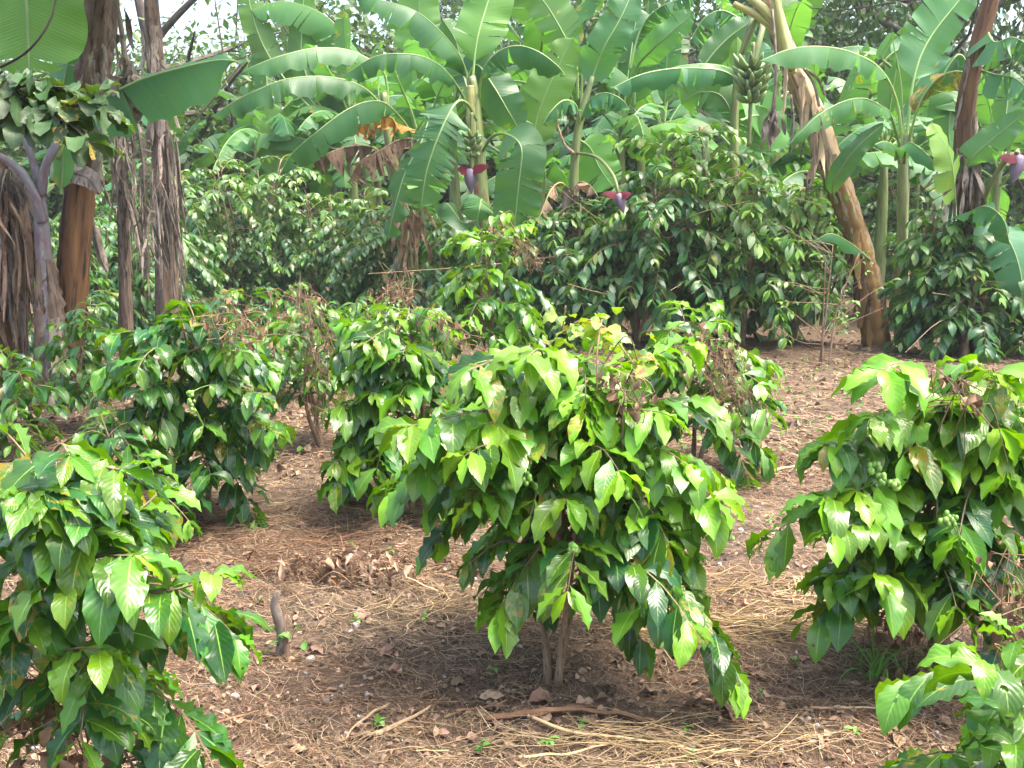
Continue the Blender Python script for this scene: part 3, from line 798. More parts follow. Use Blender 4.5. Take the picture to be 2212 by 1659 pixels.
def flower(root, x, y, d, size, bract_dir=-1, rise=0.12, lean=0.02, small=0.6):
    """hanging violet bud with a lifted red bract"""
    p = P(x, y, d)
    s = np.linspace(0, 1, 14)
    path = p + np.array([0, 0, -1]) * (s[:, None] * size) + np.array([lean, 0, 0]) * s[:, None]
    r = size * 0.5 * np.interp(s, [0, .08, .3, .55, .85, 1], [.24, .40, .50, .44, .18, .01])
    V, F, UV = tube(path, r, 12)
    bud = MB().add(V, F, UV).build('flower_bud', 'bud', root)
    for bd, ln in ((bract_dir, 1.0), (-bract_dir, small)):
        q = np.linspace(0, 1, 9)[:, None]
        mid = p + np.array([bd * size * 0.8 * ln, -0.05, size * (rise if ln == 1 else 0.0)]) * q + np.array([0, 0, size * 0.08]) * np.sin(q * PI)
        mb = MB()
        w = size * 0.26 * np.interp(q[:, 0], [0, .2, .6, 1], [.5, .95, 1, .15])
        v = np.linspace(-1, 1, 7)
        V = mid[:, None] + np.array([0, 0.75, 0.66]) * (v[None, :, None] * w[:, None, None]) + np.array([0, 0, -1]) * ((v ** 2)[None, :, None] * w[:, None, None] * 0.7)
        UV = np.stack([np.broadcast_to(v * .5 + .5, (9, 7)), np.broadcast_to(q * size, (9, 7))], -1)
        mb.add(V.reshape(-1, 3), gridfaces(1, 8, 6), UV.reshape(-1, 2))
        m2 = MB(); m2.add(V.reshape(-1, 3) + np.array([0, 0, 0.004]), gridfaces(1, 8, 6), UV.reshape(-1, 2))
        r0 = root_loc(root)
        o = mb.build('bract', 'bract', None)
        co = np.empty(len(o.data.vertices) * 3, np.float32); o.data.vertices.foreach_get('co', co)
        o.data.vertices.foreach_set('co', (co.reshape(-1, 3) - r0).astype(np.float32).ravel())
        o.parent = bud
    return bud

def bunch(root, x, y, d, height, width, nh, nf, peduncle, seed=3, mat='fruit', fl=None):
    rng = np.random.default_rng(seed)
    top = P(x, y, d)
    c = np.array([top + np.array([0, 0, -k]) for k in np.linspace(-0.25, height + peduncle, 24)])
    r = 0.022 + 0.006 * (np.arange(24) % 2)
    V, F, UV = tube(c, r, 8)
    st = MB().add(V, F, UV).build('bunch_stalk', 'pseudo', root)
    r0 = root_loc(root)
    for h in range(nh):
        zc = -height * (h + 0.4) / nh
        mb = MB()
        k = nf - h // 2
        L = (fl or width * 0.46) * np.interp(h / nh, [0, .5, 1], [1, 0.95, 0.6])
        for f in range(k):
            az = 2 * PI * f / k + h * 0.5 + rng.normal(0, 0.07)
            o = np.array([math.cos(az), math.sin(az), 0])
            s = np.linspace(0, 1, 8)[:, None]
            e = rng.normal(0.0, 0.12)
            mid = top + np.array([0, 0, zc]) + o * (0.02 + L * (s - 0.18 * s ** 2)) + np.array([0, 0, L]) * (-0.15 * s + (0.62 + e) * s ** 2)
            rr = 0.026 * np.interp(s[:, 0], [0, .12, .3, .75, .93, 1], [.45, .6, 1, 1, .55, .25]) * (L / 0.16) ** 0.5
            V, F, UV = tube(mid, rr, 6)
            mb.add(V, F, UV, [rng.random(), rng.random(), 0])
        o_ = mb.build('banana_hand', mat, None)
        co = np.empty(len(o_.data.vertices) * 3, np.float32); o_.data.vertices.foreach_get('co', co)
        o_.data.vertices.foreach_set('co', (co.reshape(-1, 3) - r0).astype(np.float32).ravel())
        o_.parent = st
    return st

# --- central plant: wide spray of leaves, bunch and red-bracted flower
d = 12.0
base = G(1045, 700); base[1] = d; base[0] = P(1045, 650, d)[0]; base[2] = 0
r = thing('banana_plant', base, 'big central banana plant with a red bract flower hanging from its pale stem', 'banana plant')
bz = (1050, 720, d)
pstem(r, [bz, (1047, 600, d), (1040, 430, d), (1033, 300, d), (1024, 200, d), (1018, 165, d)], [48, 42, 34, 28, 24, 16], 'pseudo', 1)
pstem(r, [(1022, 330, d - .15), (1018, 260, d - .2), (1016, 185, d - .2)], [10, 20, 16], 'pseudoyellow', 2, name='leaf_sheath', sides=8)
up = lambda k: UPN * 1.0 + CAMN * k
bleaf(r, [(1018, 200, d), (1030, 90, d), (1052, 10, d + .1), (1085, -90, d + .2)], 118, CAMN, 0.22, (0.1, 0.1), 0.1, 1, yng_lit=0.55, seed=1)  # backlit leaf: its glow is put into the colour as a brighter tone
bleaf(r, [(1015, 210, d), (1003, 140, d), (965, 82, d - .2), (905, 28, d - .4), (840, 4, d - .5), (770, -10, d - .5)], 110, up(.35), 0.10, (0.75, 0.9), 0.5, 2, yng_lit=0.05, seed=2, wave=0.03)
bleaf(r, [(1016, 240, d), (1000, 205, d - .1), (968, 158, d - .4), (930, 128, d - .7), (880, 116, d - .9), (810, 122, d - 1.0), (735, 168, d - 1.0)], 86, up(.5), 0.2, (0.75, 0.75), 0.55, 3, yng_lit=0.0, seed=3, wave=0.035)
bleaf(r, [(1030, 260, d - .2), (1008, 222, d - .5), (985, 222, d - .8), (953, 280, d - 1.0), (922, 367, d - 1.05), (908, 455, d - 1.0)], 122, CAMN, 0.34, (0.2, 0.2), 0.25, (13, 15), yng_lit=0.06, seed=6, gap=0.5, jit=0.16)
bleaf(r, [(1040, 330, d), (1062, 295, d - .4), (1095, 290, d - .7), (1126, 320, d - .9), (1120, 400, d - .9), (1108, 510, d - .8)], 112, CAMN, 0.36, (0.12, 0.12), 0.12, 1, yng_lit=0.08, seed=8, shape=([0, .03, .10, .25, .55, .8, .94, 1], [.5, .8, .93, 1, 1, .95, .75, .1]))
bleaf(r, [(1032, 300, d), (1033, 217, d), (1045, 148, d - .3), (1078, 110, d - .5), (1120, 98, d - .7), (1165, 112, d - .8), (1205, 142, d - .8), (1222, 165, d - .8)], 92, up(.6), 0.36, (0.7, 0.8), 0.6, 2, yng_lit=0.0, seed=10, wave=0.03)
bleaf(r, [(1020, 240, d + .1), (1012, 170, d + .15), (1030, 140, d + .1), (1062, 180, d), (1098, 240, d - .1), (1124, 285, d - .1)], 92, CAMN + np.array([-.3, 0, 0]), 0.25, (0.15, 0.15), 0.15, 0, yng_lit=0.05, seed=9)
bleaf(r, [(1020, 230, d + .3), (1000, 160, d + .5), (985, 90, d + .6), (955, 40, d + .6)], 80, CAMN, 0.2, (0.2, 0.4), 0.2, 1, yng_lit=0.2, seed=11)
bleaf(r, [(1040, 420, d), (1030, 470, d - .3), (1000, 480, d - .5), (965, 440, d - .5), (935, 450, d - .4)], 62, up(.8), 0.35, (0.4, 0.5), 0.3, 1, yng_lit=0.12, seed=12)
bleaf(r, [(1045, 440, d), (1040, 430, d - .4), (1036, 448, d - .6), (1030, 480, d - .6)], 70, CAMN, 0.35, (0.2, 0.2), 0.2, 0, yng_lit=0.2, seed=13)
bunch(r, 1019, 290, d - .45, 0.30, 0.26, 4, 7, 0.10, fl=0.13)
flower(r, 1014, 364, d - .45, 0.30, 1)
sheaths(r, [(1050, 640, d), (1045, 500, d), (1038, 330, d)], 46, 'deadleaf', 10, 4, (0.3, 0.7))
skirt(r, [(1085, 420, d), (1060, 460, d)], 12, 0.8, 'deadleaf', 4)

# --- plant behind to the left with dry leaves
d = 12.6
base = P(890, 700, d); base[2] = 0
r = thing('banana_plant', base, 'banana plant with yellow and brown dried leaves hanging over the left coffee row', 'banana plant')
pstem(r, [(895, 730, d), (880, 560, d), (866, 450, d), (852, 360, d), (838, 280, d), (828, 200, d)], [44, 42, 36, 30, 24, 16], 'pseudo', 5)
bleaf(r, [(838, 240, d), (836, 185, d), (822, 145, d - .1), (760, 110, d - .3), (690, 103, d - .5), (620, 116, d - .7), (553, 140, d - .8), (522, 157, d - .8)], 92, up(.6), 0.22, (0.55, 0.7), 0.4, 2, yng_lit=0.1, seed=21, wave=0.02)
bleaf(r, [(835, 260, d - .1), (815, 215, d - .3), (770, 180, d - .5), (700, 165, d - .8), (620, 170, d - 1), (553, 195, d - 1.1), (500, 222, d - 1.1), (455, 254, d - 1.1)], 90, up(.6), 0.16, (0.6, 0.75), 0.4, 4, yng_lit=0.06, seed=22, wave=0.035)
bleaf(r, [(892, 310, d), (880, 272, d - .3), (838, 226, d - .6), (800, 218, d - .9), (750, 236, d - 1.2), (686, 283, d - 1.4), (630, 332, d - 1.4), (604, 378, d - 1.4)], 104, up(.8), 0.22, (0.75, 0.75), 0.45, 4, yng_lit=0.03, seed=23, wave=0.03)
bleaf(r, [(870, 380, d), (895, 290, d - .3), (925, 252, d - .6), (908, 310, d - .9), (876, 370, d - 1.0), (852, 450, d - 1.05), (836, 525, d - 1.0)], 84, CAMN + np.array([-.4, 0, 0]), 0.32, (0.25, 0.25), 0.25, (9, 9), yng_lit=0.08, seed=24, gap=0.5)
bleaf(r, [(845, 320, d), (852, 262, d - .3), (826, 250, d - .5), (790, 258, d - .6), (755, 285, d - .6)], 105, up(.6), 0.2, (1.0, 1.15), 0.2, (10, 12), mat='deadyellow', ribmat='pseudoyellow', seed=25, gap=0.8, jit=0.3, name='dead_leaf', label='yellow half-dried banana leaf')
bleaf(r, [(862, 360, d), (900, 305, d - .3), (862, 302, d - .5), (810, 330, d - .7), (776, 350, d - .8), (752, 395, d - .8)], 125, up(.6), 0.2, (1.2, 1.2), 0.2, (14, 14), mat='deadleaf', ribmat='deadleaf', seed=26, gap=0.8, jit=0.35, name='dead_leaf', label='brown shredded banana leaf')
bleaf(r, [(850, 360, d), (810, 320, d - .3), (760, 315, d - .6), (710, 330, d - .8), (672, 350, d - .8)], 120, up(.6), 0.2, (1.2, 1.2), 0.2, (14, 14), mat='deadleaf', ribmat='deadleaf', seed=27, gap=0.8, jit=0.35, name='dead_leaf', label='brown shredded banana leaf')
bleaf(r, [(905, 300, d + .3), (888, 240, d + .2), (862, 175, d), (850, 140, d)], 60, CAMN, 0.6, (0.2, 0.2), 0.2, 0, yng_lit=0.1, seed=28)
bleaf(r, [(928, 290, d + .3), (940, 220, d + .2), (965, 165, d)], 50, CAMN, 0.6, (0.2, 0.2), 0.2, 0, yng_lit=0.1, seed=29)
sheaths(r, [(885, 600, d), (868, 480, d), (855, 380, d)], 38, 'deadleaf', 8, 6, (0.3, 0.7))
skirt(r, [(895, 440, d - .4), (880, 470, d - .4)], 14, 0.9, 'deadleaf', 7)

# --- plant right of the central one
d = 12.2
base = P(1240, 700, d); base[2] = 0
r = thing('banana_plant', base, 'dark forked banana plant with a bright backlit leaf and a drooping shredded leaf', 'banana plant')
pstem(r, [(1245, 730, d), (1242, 560, d), (1240, 400, d), (1246, 300, d), (1262, 225, d), (1280, 165, d)], [36, 32, 26, 22, 18, 11], 'pseudo', 8)
bleaf(r, [(1262, 225, d), (1284, 155, d), (1306, 100, d - .1), (1340, 40, d - .1), (1372, -30, d)], 92, CAMN + np.array([.25, 0, 0]), 0.14, (0.15, 0.2), 0.15, 2, yng_lit=0.05, seed=31)
bleaf(r, [(1255, 270, d), (1244, 226, d - .3), (1218, 216, d - .6), (1190, 240, d - .7), (1172, 270, d - .7)], 70, up(.6), 0.2, (0.9, 0.9), 0.4, (9, 9), yng_lit=0.0, seed=32, gap=0.6, jit=0.25)
bleaf(r, [(1255, 260, d), (1272, 218, d - .4), (1305, 200, d - .6), (1340, 212, d - .7), (1362, 238, d - .7)], 76, up(.7), 0.16, (0.7, 0.75), 0.5, 5, yng_lit=0.03, seed=33, wave=0.03)
bleaf(r, [(1250, 300, d + .2), (1275, 320, d + .3), (1295, 362, d + .3), (1325, 405, d + .3)], 92, CAMN, 0.1, (0.1, 0.1), 0.1, 0, yng_lit=0.5, seed=34)
bleaf(r, [(1145, 335, d), (1150, 300, d), (1166, 235, d), (1198, 160, d), (1238, 80, d)], 100, CAMN + np.array([.2, 0, 0]), 0.05, (0.35, -0.1), 0.2, 0, yng_lit=0.62, seed=35)  # bright tone paints the light seen through this backlit underside
bleaf(r, [(1248, 215, d + .3), (1245, 140, d + .3), (1225, 88, d + .3), (1180, 10, d + .3), (1130, -50, d + .3)], 92, CAMN, 0.3, (0.1, 0.1), 0.1, 3, yng_lit=0.35, seed=36, dmg=0.35, label='olive backlit banana leaf')
bleaf(r, [(1255, 240, d + .5), (1262, 120, d + .5), (1290, 76, d + .4), (1330, 84, d + .4), (1355, 110, d + .4)], 80, up(.6), 0.3, (0.5, 0.6), 0.4, 1, yng_lit=0.15, seed=37)
bleaf(r, [(1240, 330, d - .1), (1215, 300, d), (1195, 210, d + .1), (1235, 195, d + .2)], 90, up(.5), 0.3, (1.2, 1.2), 0.2, (14, 14), mat='deadleaf', ribmat='deadleaf', seed=38, gap=0.8, jit=0.3, name='dead_leaf', label='pale brown shredded banana leaf')
bleaf(r, [(1240, 430, d - .1), (1215, 395, d - .4), (1190, 410, d - .6), (1165, 470, d - .7)], 70, up(.6), 0.1, (1.1, 1.1), 0.3, (8, 8), mat='deadleaf', ribmat='pseudoyellow', seed=39, gap=0.6, jit=0.3, name='dead_leaf')
bleaf(r, [(1240, 410, d - .1), (1252, 392, d - .4), (1275, 400, d - .6), (1292, 425, d - .7)], 60, up(.6), 0.1, (1.0, 1.0), 0.3, (5, 5), mat='deadleaf', ribmat='pseudoyellow', seed=40, gap=0.5, jit=0.3, name='dead_leaf')
skirt(r, [(1225, 420, d - .3), (1250, 430, d - .3)], 16, 0.9, 'deadgrey', 9)
flower(r, 1335, 418, 10.6, 0.22, -1, 0.02, 0.07, 0.8)
V, F, UV = tube(crom(PS([(1245, 330, d), (1290, 340, 11.4), (1325, 380, 10.8), (1335, 418, 10.6)]), 14), 0.02, 7)
MB().add(V, F, UV).build('flower_stalk', 'pseudo', r)

# --- plant with the hanging bunch
d = 11.8
base = P(1600, 720, d); base[2] = 0
r = thing('banana_plant', base, 'banana plant carrying a big green bunch that hangs beside the leaning trunk', 'banana plant')
pstem(r, [(1590, 740, d + .3), (1588, 520, d + .3), (1586, 330, d + .3), (1588, 215, d + .3), (1602, 120, d + .3), (1625, 40, d + .2)], [36, 32, 24, 18, 15, 12], 'pseudo', 11)
V, F, UV = tube(crom(PS([(1602, 120, d + .3), (1635, 40, d + .1), (1648, 50, d - .2), (1640, 90, d - .4), (1626, 140, d - .45)]), 18), 0.035, 8)
MB().add(V, F, UV).build('fruit_stalk', 'pseudo', r)
bunch(r, 1625, 140, d - .45, 0.46, 0.54, 5, 10, 0.46, fl=0.25)
bleaf(r, [(1598, 200, d), (1592, 172, d - .2), (1560, 152, d - .3), (1500, 146, d - .4), (1440, 149, d - .6), (1380, 162, d - .8), (1318, 192, d - .9)], 84, up(.7), 0.1, (0.6, 0.7), 0.5, 3, yng_lit=0.02, seed=41, wave=0.03)
bleaf(r, [(1598, 190, d + .3), (1580, 150, d + .2), (1530, 138, d), (1470, 142, d), (1430, 155, d)], 70, up(.6), 0.1, (0.4, 0.4), 0.3, 1, yng_lit=0.05, seed=42)
bleaf(r, [(1600, 210, d + .5), (1594, 150, d + .5), (1593, 80, d + .5)], 36, CAMN, 0.1, (0.1, 0.1), 0.1, 0, yng_lit=0.75, seed=43)
bleaf(r, [(1515, 160, d + .6), (1526, 135, d + .6), (1572, 83, d + .6), (1645, 30, d + .6)], 66, CAMN, 0.05, (0.3, 0.1), 0.2, 1, yng_lit=0.15, seed=44)
bleaf(r, [(1600, 260, d + .3), (1640, 250, d + .5), (1660, 290, d + .6), (1665, 330, d + .6)], 110, CAMN, 0.1, (0.1, 0.1), 0.1, 0, yng_lit=0.4, seed=45)
bleaf(r, [(1585, 250, d + .3), (1555, 205, d + .4), (1510, 200, d + .5), (1470, 225, d + .6)], 100, CAMN, 0.1, (0.1, 0.1), 0.1, 1, yng_lit=0.2, seed=46)
bleaf(r, [(1610, 330, d + .5), (1625, 300, d + .5), (1640, 225, d + .5)], 90, CAMN, 0.1, (0.1, 0.1), 0.1, 0, yng_lit=0.4, seed=47)
bleaf(r, [(1370, 230, d + .8), (1375, 150, d + .8), (1408, 108, d + .6), (1442, 76, d + .5), (1500, 25, d + .5)], 66, CAMN, 0.3, (0.1, 0.3), 0.2, 2, yng_lit=0.2, seed=48)
bleaf(r, [(1360, 150, d + 1), (1385, 60, d + 1), (1430, 12, d + .8), (1500, -10, d + .6)], 110, up(.7), 0.2, (0.9, 1.0), 0.3, (16, 16), yng_lit=0.02, seed=49, gap=0.7, jit=0.25)
bleaf(r, [(1600, 40, d + 1), (1560, 22, d + 1), (1520, 40, d + 1), (1490, 90, d + 1)], 120, up(.7), 0.05, (0.9, 1.0), 0.3, (16, 16), yng_lit=0.02, seed=50, gap=0.7, jit=0.25)

# --- leaning tan trunk
d = 11.0
base = G(1895, 745); 
r = thing('banana_plant', base, 'leaning banana plant with a peeling tan trunk tilted across the coffee row', 'banana plant')
dl = base[1]
TR = [(1895, 752, dl), (1880, 640, dl), (1858, 545, dl), (1826, 440, dl - .1), (1790, 345, dl - .2), (1752, 240, dl - .3), (1709, 140, dl - .4), (1668, 20, dl - .5), (1655, -60, dl - .5)]
pstem(r, TR, [46, 44, 42, 42, 42, 41, 36, 31, 24], 'pseudotan', 12, rough=0.13)
pstem(r, TR[:4] + [(1806, 392, dl - .15)], [54, 51, 48, 46, 40], 'pseudoorange', 63, name='old_sheath', rough=0.16)
for k, (pp, w) in enumerate((([(1715, 160, dl - .6), (1690, 90, dl - .6), (1645, 40, dl - .6), (1585, 8, dl - .6)], 17), ([(1712, 150, dl - .62), (1685, 70, dl - .65), (1650, 20, dl - .65), (1600, -20, dl - .6)], 19), ([(1700, 120, dl - .66), (1680, 30, dl - .7), (1670, -50, dl - .7)], 20))):
    pstem(r, pp, [w, w, w * .8], 'pseudoyellow', 60 + k, sides=10, name='leaf_stalk', rough=0.02)
sheaths(r, TR[1:], 54, 'pseudotan', 9, 13, (0.3, 0.7))
sheaths(r, TR[:4], 46, 'pseudoorange', 10, 14, (0.3, 0.8))
sheaths(r, TR[:5], 46, 'pseudobrown', 5, 114, (0.2, 0.6))
sheaths(r, TR[2:7], 44, 'deadgrey', 6, 115, (0.2, 0.5))
for k, (x0, y0, x1, y1) in enumerate(((1735, 145, 1770, 230), (1742, 150, 1782, 205), (1708, 205, 1707, 330), (1672, 110, 1668, 240), (1668, 20, 1672, 250))):
    V, F, UV = tube(crom(PS([(x0, y0, dl - .75), ((x0 + x1) / 2 + 6, (y0 + y1) / 2 - 5, dl - .8), (x1, y1, dl - .8)]), 10), 0.016, 6)
    MB().add(V, F, UV, [0.5, 0.7, 0]).build('dry_stalk', 'deadgrey', r)
skirt(r, [(1668, 238, dl - .8), (1672, 250, dl - .8)], 14, 0.42, 'deadgrey', 15, 0.06, (0.02, 0.045))
skirt(r, [(1770, 275, dl - .8), (1760, 285, dl - .8)], 5, 0.5, 'pseudotan', 16, 0.06, (0.02, 0.05))
bleaf(r, [(1880, 560, dl - .2), (1830, 520, dl - .6), (1790, 505, dl - .7), (1745, 530, dl - .7)], 44, up(.6), 0.2, (0.7, 0.7), 0.5, 0, yng_lit=0.15, seed=51)
bleaf(r, [(1806, 440, dl - .3), (1800, 395, dl - .5), (1845, 325, dl - .6), (1908, 268, dl - .6)], 52, CAMN + np.array([-.6, 0, 0]), 0.12, (0.35, 0.5), 0.2, 0, yng_lit=0.12, seed=52)

# --- pale young plant
d = 11.2
base = P(1950, 760, d); base[2] = 0
r = thing('banana_plant', base, 'young banana plant with a slim pale green stem and a fan of clean leaves', 'banana plant')
pstem(r, [(1948, 740, d), (1950, 600, d), (1950, 430, d), (1952, 340, d), (1957, 290, d)], [34, 28, 22, 22, 18], 'pseudo', 17)
bleaf(r, [(1954, 330, d), (1938, 217, d - .1), (1902, 148, d - .4), (1842, 113, d - .7), (1776, 100, d - .9), (1709, 105, d - 1.1), (1640, 132, d - 1.2)], 92, up(.75), 0.33, (0.6, 0.6), 0.35, 1, yng_lit=0.18, seed=61, wave=0.02)
bleaf(r, [(1950, 330, d), (1926, 250, d - .3), (1903, 228, d - .5), (1866, 212, d - .7), (1819, 220, d - .9), (1766, 250, d - 1.1), (1730, 285, d - 1.2), (1702, 315, d - 1.2)], 74, up(.75), 0.2, (0.65, 0.65), 0.45, 3, yng_lit=0.14, seed=62, wave=0.025, dmg=0.45)
bleaf(r, [(1957, 320, d), (1975, 170, d + .1), (2009, 83, d + .2), (2080, -10, d + .3), (2110, -60, d + .4)], 120, CAMN + np.array([.1, 0, 0]), 0.34, (0.1, 0.25), 0.15, 2, yng_lit=0.12, seed=63)
bleaf(r, [(1962, 320, d), (1984, 230, d - .2), (2018, 176, d - .3), (2058, 154, d - .4), (2100, 158, d - .4)], 96, up(1.0), 0.3, (0.9, 1.0), 0.3, 0, yng_lit=0.1, seed=64, dmg=0.95, label='dark banana leaf blotched with yellow and brown')
bleaf(r, [(1954, 350, d - .1), (1962, 308, d - .4), (1990, 322, d - .6), (2012, 345, d - .7), (2024, 370, d - .7)], 50, up(.8), 0.1, (0.6, 0.7), 0.4, 0, yng_lit=0.15, seed=65)
bleaf(r, [(1945, 350, d - .1), (1935, 318, d - .3), (1912, 305, d - .5), (1890, 312, d - .6)], 46, up(.8), 0.1, (0.6, 0.7), 0.4, 0, yng_lit=0.15, seed=66)
bleaf(r, [(1952, 330, d + .1), (1948, 200, d + .1), (1940, 140, d + .1), (1926, 75, d + .1)], 10, CAMN, 0.3, (1.0, 1.0), 1.5, 0, yng_lit=0.35, seed=67)
bleaf(r, [(1925, 145, d + .6), (1905, 120, d + .6), (1930, 70, d + .6)], 24, CAMN, 0.3, (0.4, 0.4), 0.3, 0, yng_lit=0.4, seed=68)
bleaf(r, [(1900, 145, d + .7), (1935, 110, d + .7), (1990, 85, d + .8), (2060, 30, d + .9)], 60, CAMN, 0.15, (0.2, 0.3), 0.2, 5, yng_lit=0.1, seed=69)
sheaths(r, [(1948, 700, d), (1949, 600, d), (1950, 480, d)], 26, 'deadleaf', 7, 18, (0.2, 0.5))

# --- right trunk with bright split sucker leaf
d = 10.6
base = P(2095, 770, d); base[2] = 0
r = thing('banana_plant', base, 'banana plant with a brown split trunk and one bright yellow-green upright leaf', 'banana plant')
TR2 = [(2110, 800, d), (2100, 600, d), (2092, 440, d), (2084, 300, d), (2094, 180, d), (2122, 70, d), (2150, -40, d)]
pstem(r, TR2, [50, 46, 44, 42, 36, 34, 30], 'pseudobrown', 19, rough=0.09)
sheaths(r, TR2, 46, 'deadgrey', 14, 20, (0.3, 0.9))
skirt(r, [(2070, 330, d - .2), (2110, 330, d - .2)], 26, 0.75, 'deadgrey', 21, 0.12)
bleaf(r, [(2064, 440, d - .3), (2062, 400, d - .5), (2050, 330, d - .6), (2012, 262, d - .6)], 96, CAMN, 0.08, (-0.25, 0.7), 0.15, 0, yng_lit=1.0, seed=71)
bleaf(r, [(2086, 420, d - .1), (2094, 352, d - .3), (2142, 302, d - .4), (2225, 235, d - .5)], 66, CAMN + np.array([-.2, 0, .3]), 0.1, (0.2, 0.2), 0.2, 0, yng_lit=0.08, seed=72)
bleaf(r, [(2100, 470, d), (2100, 455, d - .4), (2135, 446, d - .7), (2168, 475, d - .8), (2182, 530, d - .8)], 90, up(1.2), 0.1, (0.6, 0.6), 0.4, 1, yng_lit=0.02, seed=73)
bleaf(r, [(2120, 520, d), (2140, 490, d - .4), (2180, 520, d - .6), (2205, 590, d - .7), (2208, 660, d - .7)], 110, CAMN, 0.1, (0.3, 0.3), 0.2, 0, yng_lit=0.02, seed=74)
bleaf(r, [(2080, 260, d + .4), (2060, 215, d + .5), (2050, 280, d + .5), (2055, 330, d + .5)], 90, CAMN, 0.1, (0.2, 0.2), 0.2, 0, yng_lit=0.2, seed=75)
bleaf(r, [(2130, 60, d), (2150, 90, d - .3), (2190, 80, d - .5), (2240, 110, d - .6)], 120, up(.8), 0.1, (0.9, 0.9), 0.3, (12, 12), yng_lit=0.0, seed=76, gap=0.6, jit=0.3)
bleaf(r, [(2120, 150, d), (2150, 160, d - .3), (2195, 170, d - .5), (2240, 215, d - .6)], 110, up(.8), 0.1, (0.9, 0.9), 0.3, (10, 10), yng_lit=0.0, seed=77, gap=0.6, jit=0.3)
bleaf(r, [(2110, 200, d + .6), (2080, 120, d + .6), (2050, 140, d + .6), (2020, 200, d + .6)], 70, up(.6), 0.2, (0.6, 0.6), 0.4, 2, yng_lit=0.1, seed=78)
V, F, UV = tube(crom(PS([(2110, 470, d), (2140, 400, d - .3), (2175, 340, d - .5), (2197, 325, d - .5), (2202, 340, d - .5)]), 14), 0.028, 8)
MB().add(V, F, UV).build('flower_stalk', 'pseudo', r)
flower(r, 2203, 335, d - .5, 0.30, -1, -0.08, -0.05, 0.35)

# --- left: purple-stalked young plant
d = 7.3
base = G(105, 880)
d = base[1]
r = thing('banana_plant', base, 'banana plant with purple leaf stalks and one huge backlit leaf above', 'banana plant')
pstem(r, [(110, 895, d), (108, 780, d), (100, 640, d), (92, 520, d), (86, 430, d), (82, 360, d)], [62, 56, 46, 34, 28, 20], 'ribpurple', 22)
pstem(r, [(112, 895, d), (110, 760, d), (104, 640, d), (98, 560, d)], [72, 66, 50, 34], 'pseudogrey', 23, name='old_leaf_base', rough=0.16)
pstem(r, [(92, 480, d - .05), (72, 415, d - .1), (40, 365, d - .1), (-30, 320, d - .1)], [22, 20, 17, 14], 'ribpurple', 24, name='leaf_stalk', sides=10)
pstem(r, [(88, 420, d - .05), (98, 360, d - .1), (122, 312, d - .1), (150, 262, d)], [20, 18, 16, 12], 'ribpurple', 25, name='leaf_stalk', sides=10)
pstem(r, [(84, 400, d), (68, 340, d), (48, 285, d), (30, 240, d)], [18, 16, 14, 12], 'ribpurple', 26, name='leaf_stalk', sides=10)
sheaths(r, [(110, 850, d), (106, 700, d), (98, 560, d)], 58, 'deadgrey', 9, 27, (0.3, 0.6))
bleaf(r, [(30, -330, d - .6), (42, -160, d - .8), (56, 0, d - .9), (60, 90, d - .9), (63, 168, d - .9)], 225, CAMN, 0.1, (0.1, 0.1), 0.08, 0, yng_lit=0.55, seed=81, ribr=0.03, shape=([0, .03, .10, .25, .75, .86, .94, 1], [.5, .8, .93, 1, 1, .85, .5, .05]))  # backlight painted in: colour raised towards bright yellow-green
bleaf(r, [(120, 340, d), (150, 270, d - .1), (207, 220, d - .2), (300, 172, d - .3), (400, 143, d - .4), (470, 129, d - .4), (512, 132, d - .4)], 190, up(1.3), 0.2, (0.65, 0.65), 0.2, (1, 1), yng_lit=0.04, seed=82, wave=0.012, gap=0.5)
bleaf(r, [(110, 390, d), (118, 300, d + .3), (150, 120, d + .5), (190, 0, d + .6), (220, -80, d + .6)], 110, CAMN, 0.2, (0.3, 0.3), 0.2, 2, yng_lit=0.05, seed=83)
bleaf(r, [(130, 420, d), (135, 350, d), (128, 300, d)], 46, CAMN, 0.1, (0.3, 0.3), 0.2, 0, yng_lit=0.4, seed=84)

# --- left: brown trunk
b0 = G(140, 862)
d = b0[1]
r = thing('banana_plant', b0, 'thick brown banana trunk with a curled grey sheath, standing next to purple stalks', 'banana plant')
TA = [(138, 875, d), (146, 720, d), (158, 560, d), (172, 400, d), (190, 250, d), (208, 110, d), (226, -60, d)]
pstem(r, TA, [64, 62, 60, 60, 58, 54, 46], 'pseudobrown', 28, rough=0.07)
TA2 = [(180, 330, d - .02), (192, 240, d - .02), (209, 110, d - .02), (228, -80, d - .02)]
pstem(r, TA2, [30, 64, 66, 54], 'pseudogrey', 29, rough=0.12, name='upper_sheath')
sheaths(r, TA[3:], 60, 'deadgrey', 7, 30, (0.3, 0.8))
bleaf(r, [(150, 350, d - .1), (160, 372, d - .3), (190, 385, d - .4), (215, 418, d - .4)], 48, CAMN + np.array([0, 0, .6]), 0.05, (-.1, .5), 0.3, 0, mat='deadgrey', ribmat='deadgrey', seed=85, name='dead_sheath')
skirt(r, [(240, 20, d - .3), (252, 40, d - .3), (265, 110, d - .3)], 6, 0.4, 'deadgrey', 31, 0.06, (.01, .025))
V, F, UV = tube(crom(PS([(245, -20, d - .5), (258, 40, d - .5), (266, 90, d - .5), (270, 140, d - .5)]), 12), 0.02, 7)
MB().add(V, F, UV, [0.5, 0.8, 0]).build('dry_stalk', 'deadgrey', r)
skirt(r, [(272, 130, d - .5), (280, 165, d - .5)], 10, 0.35, 'deadgrey', 32, 0.10, (0.02, 0.06))
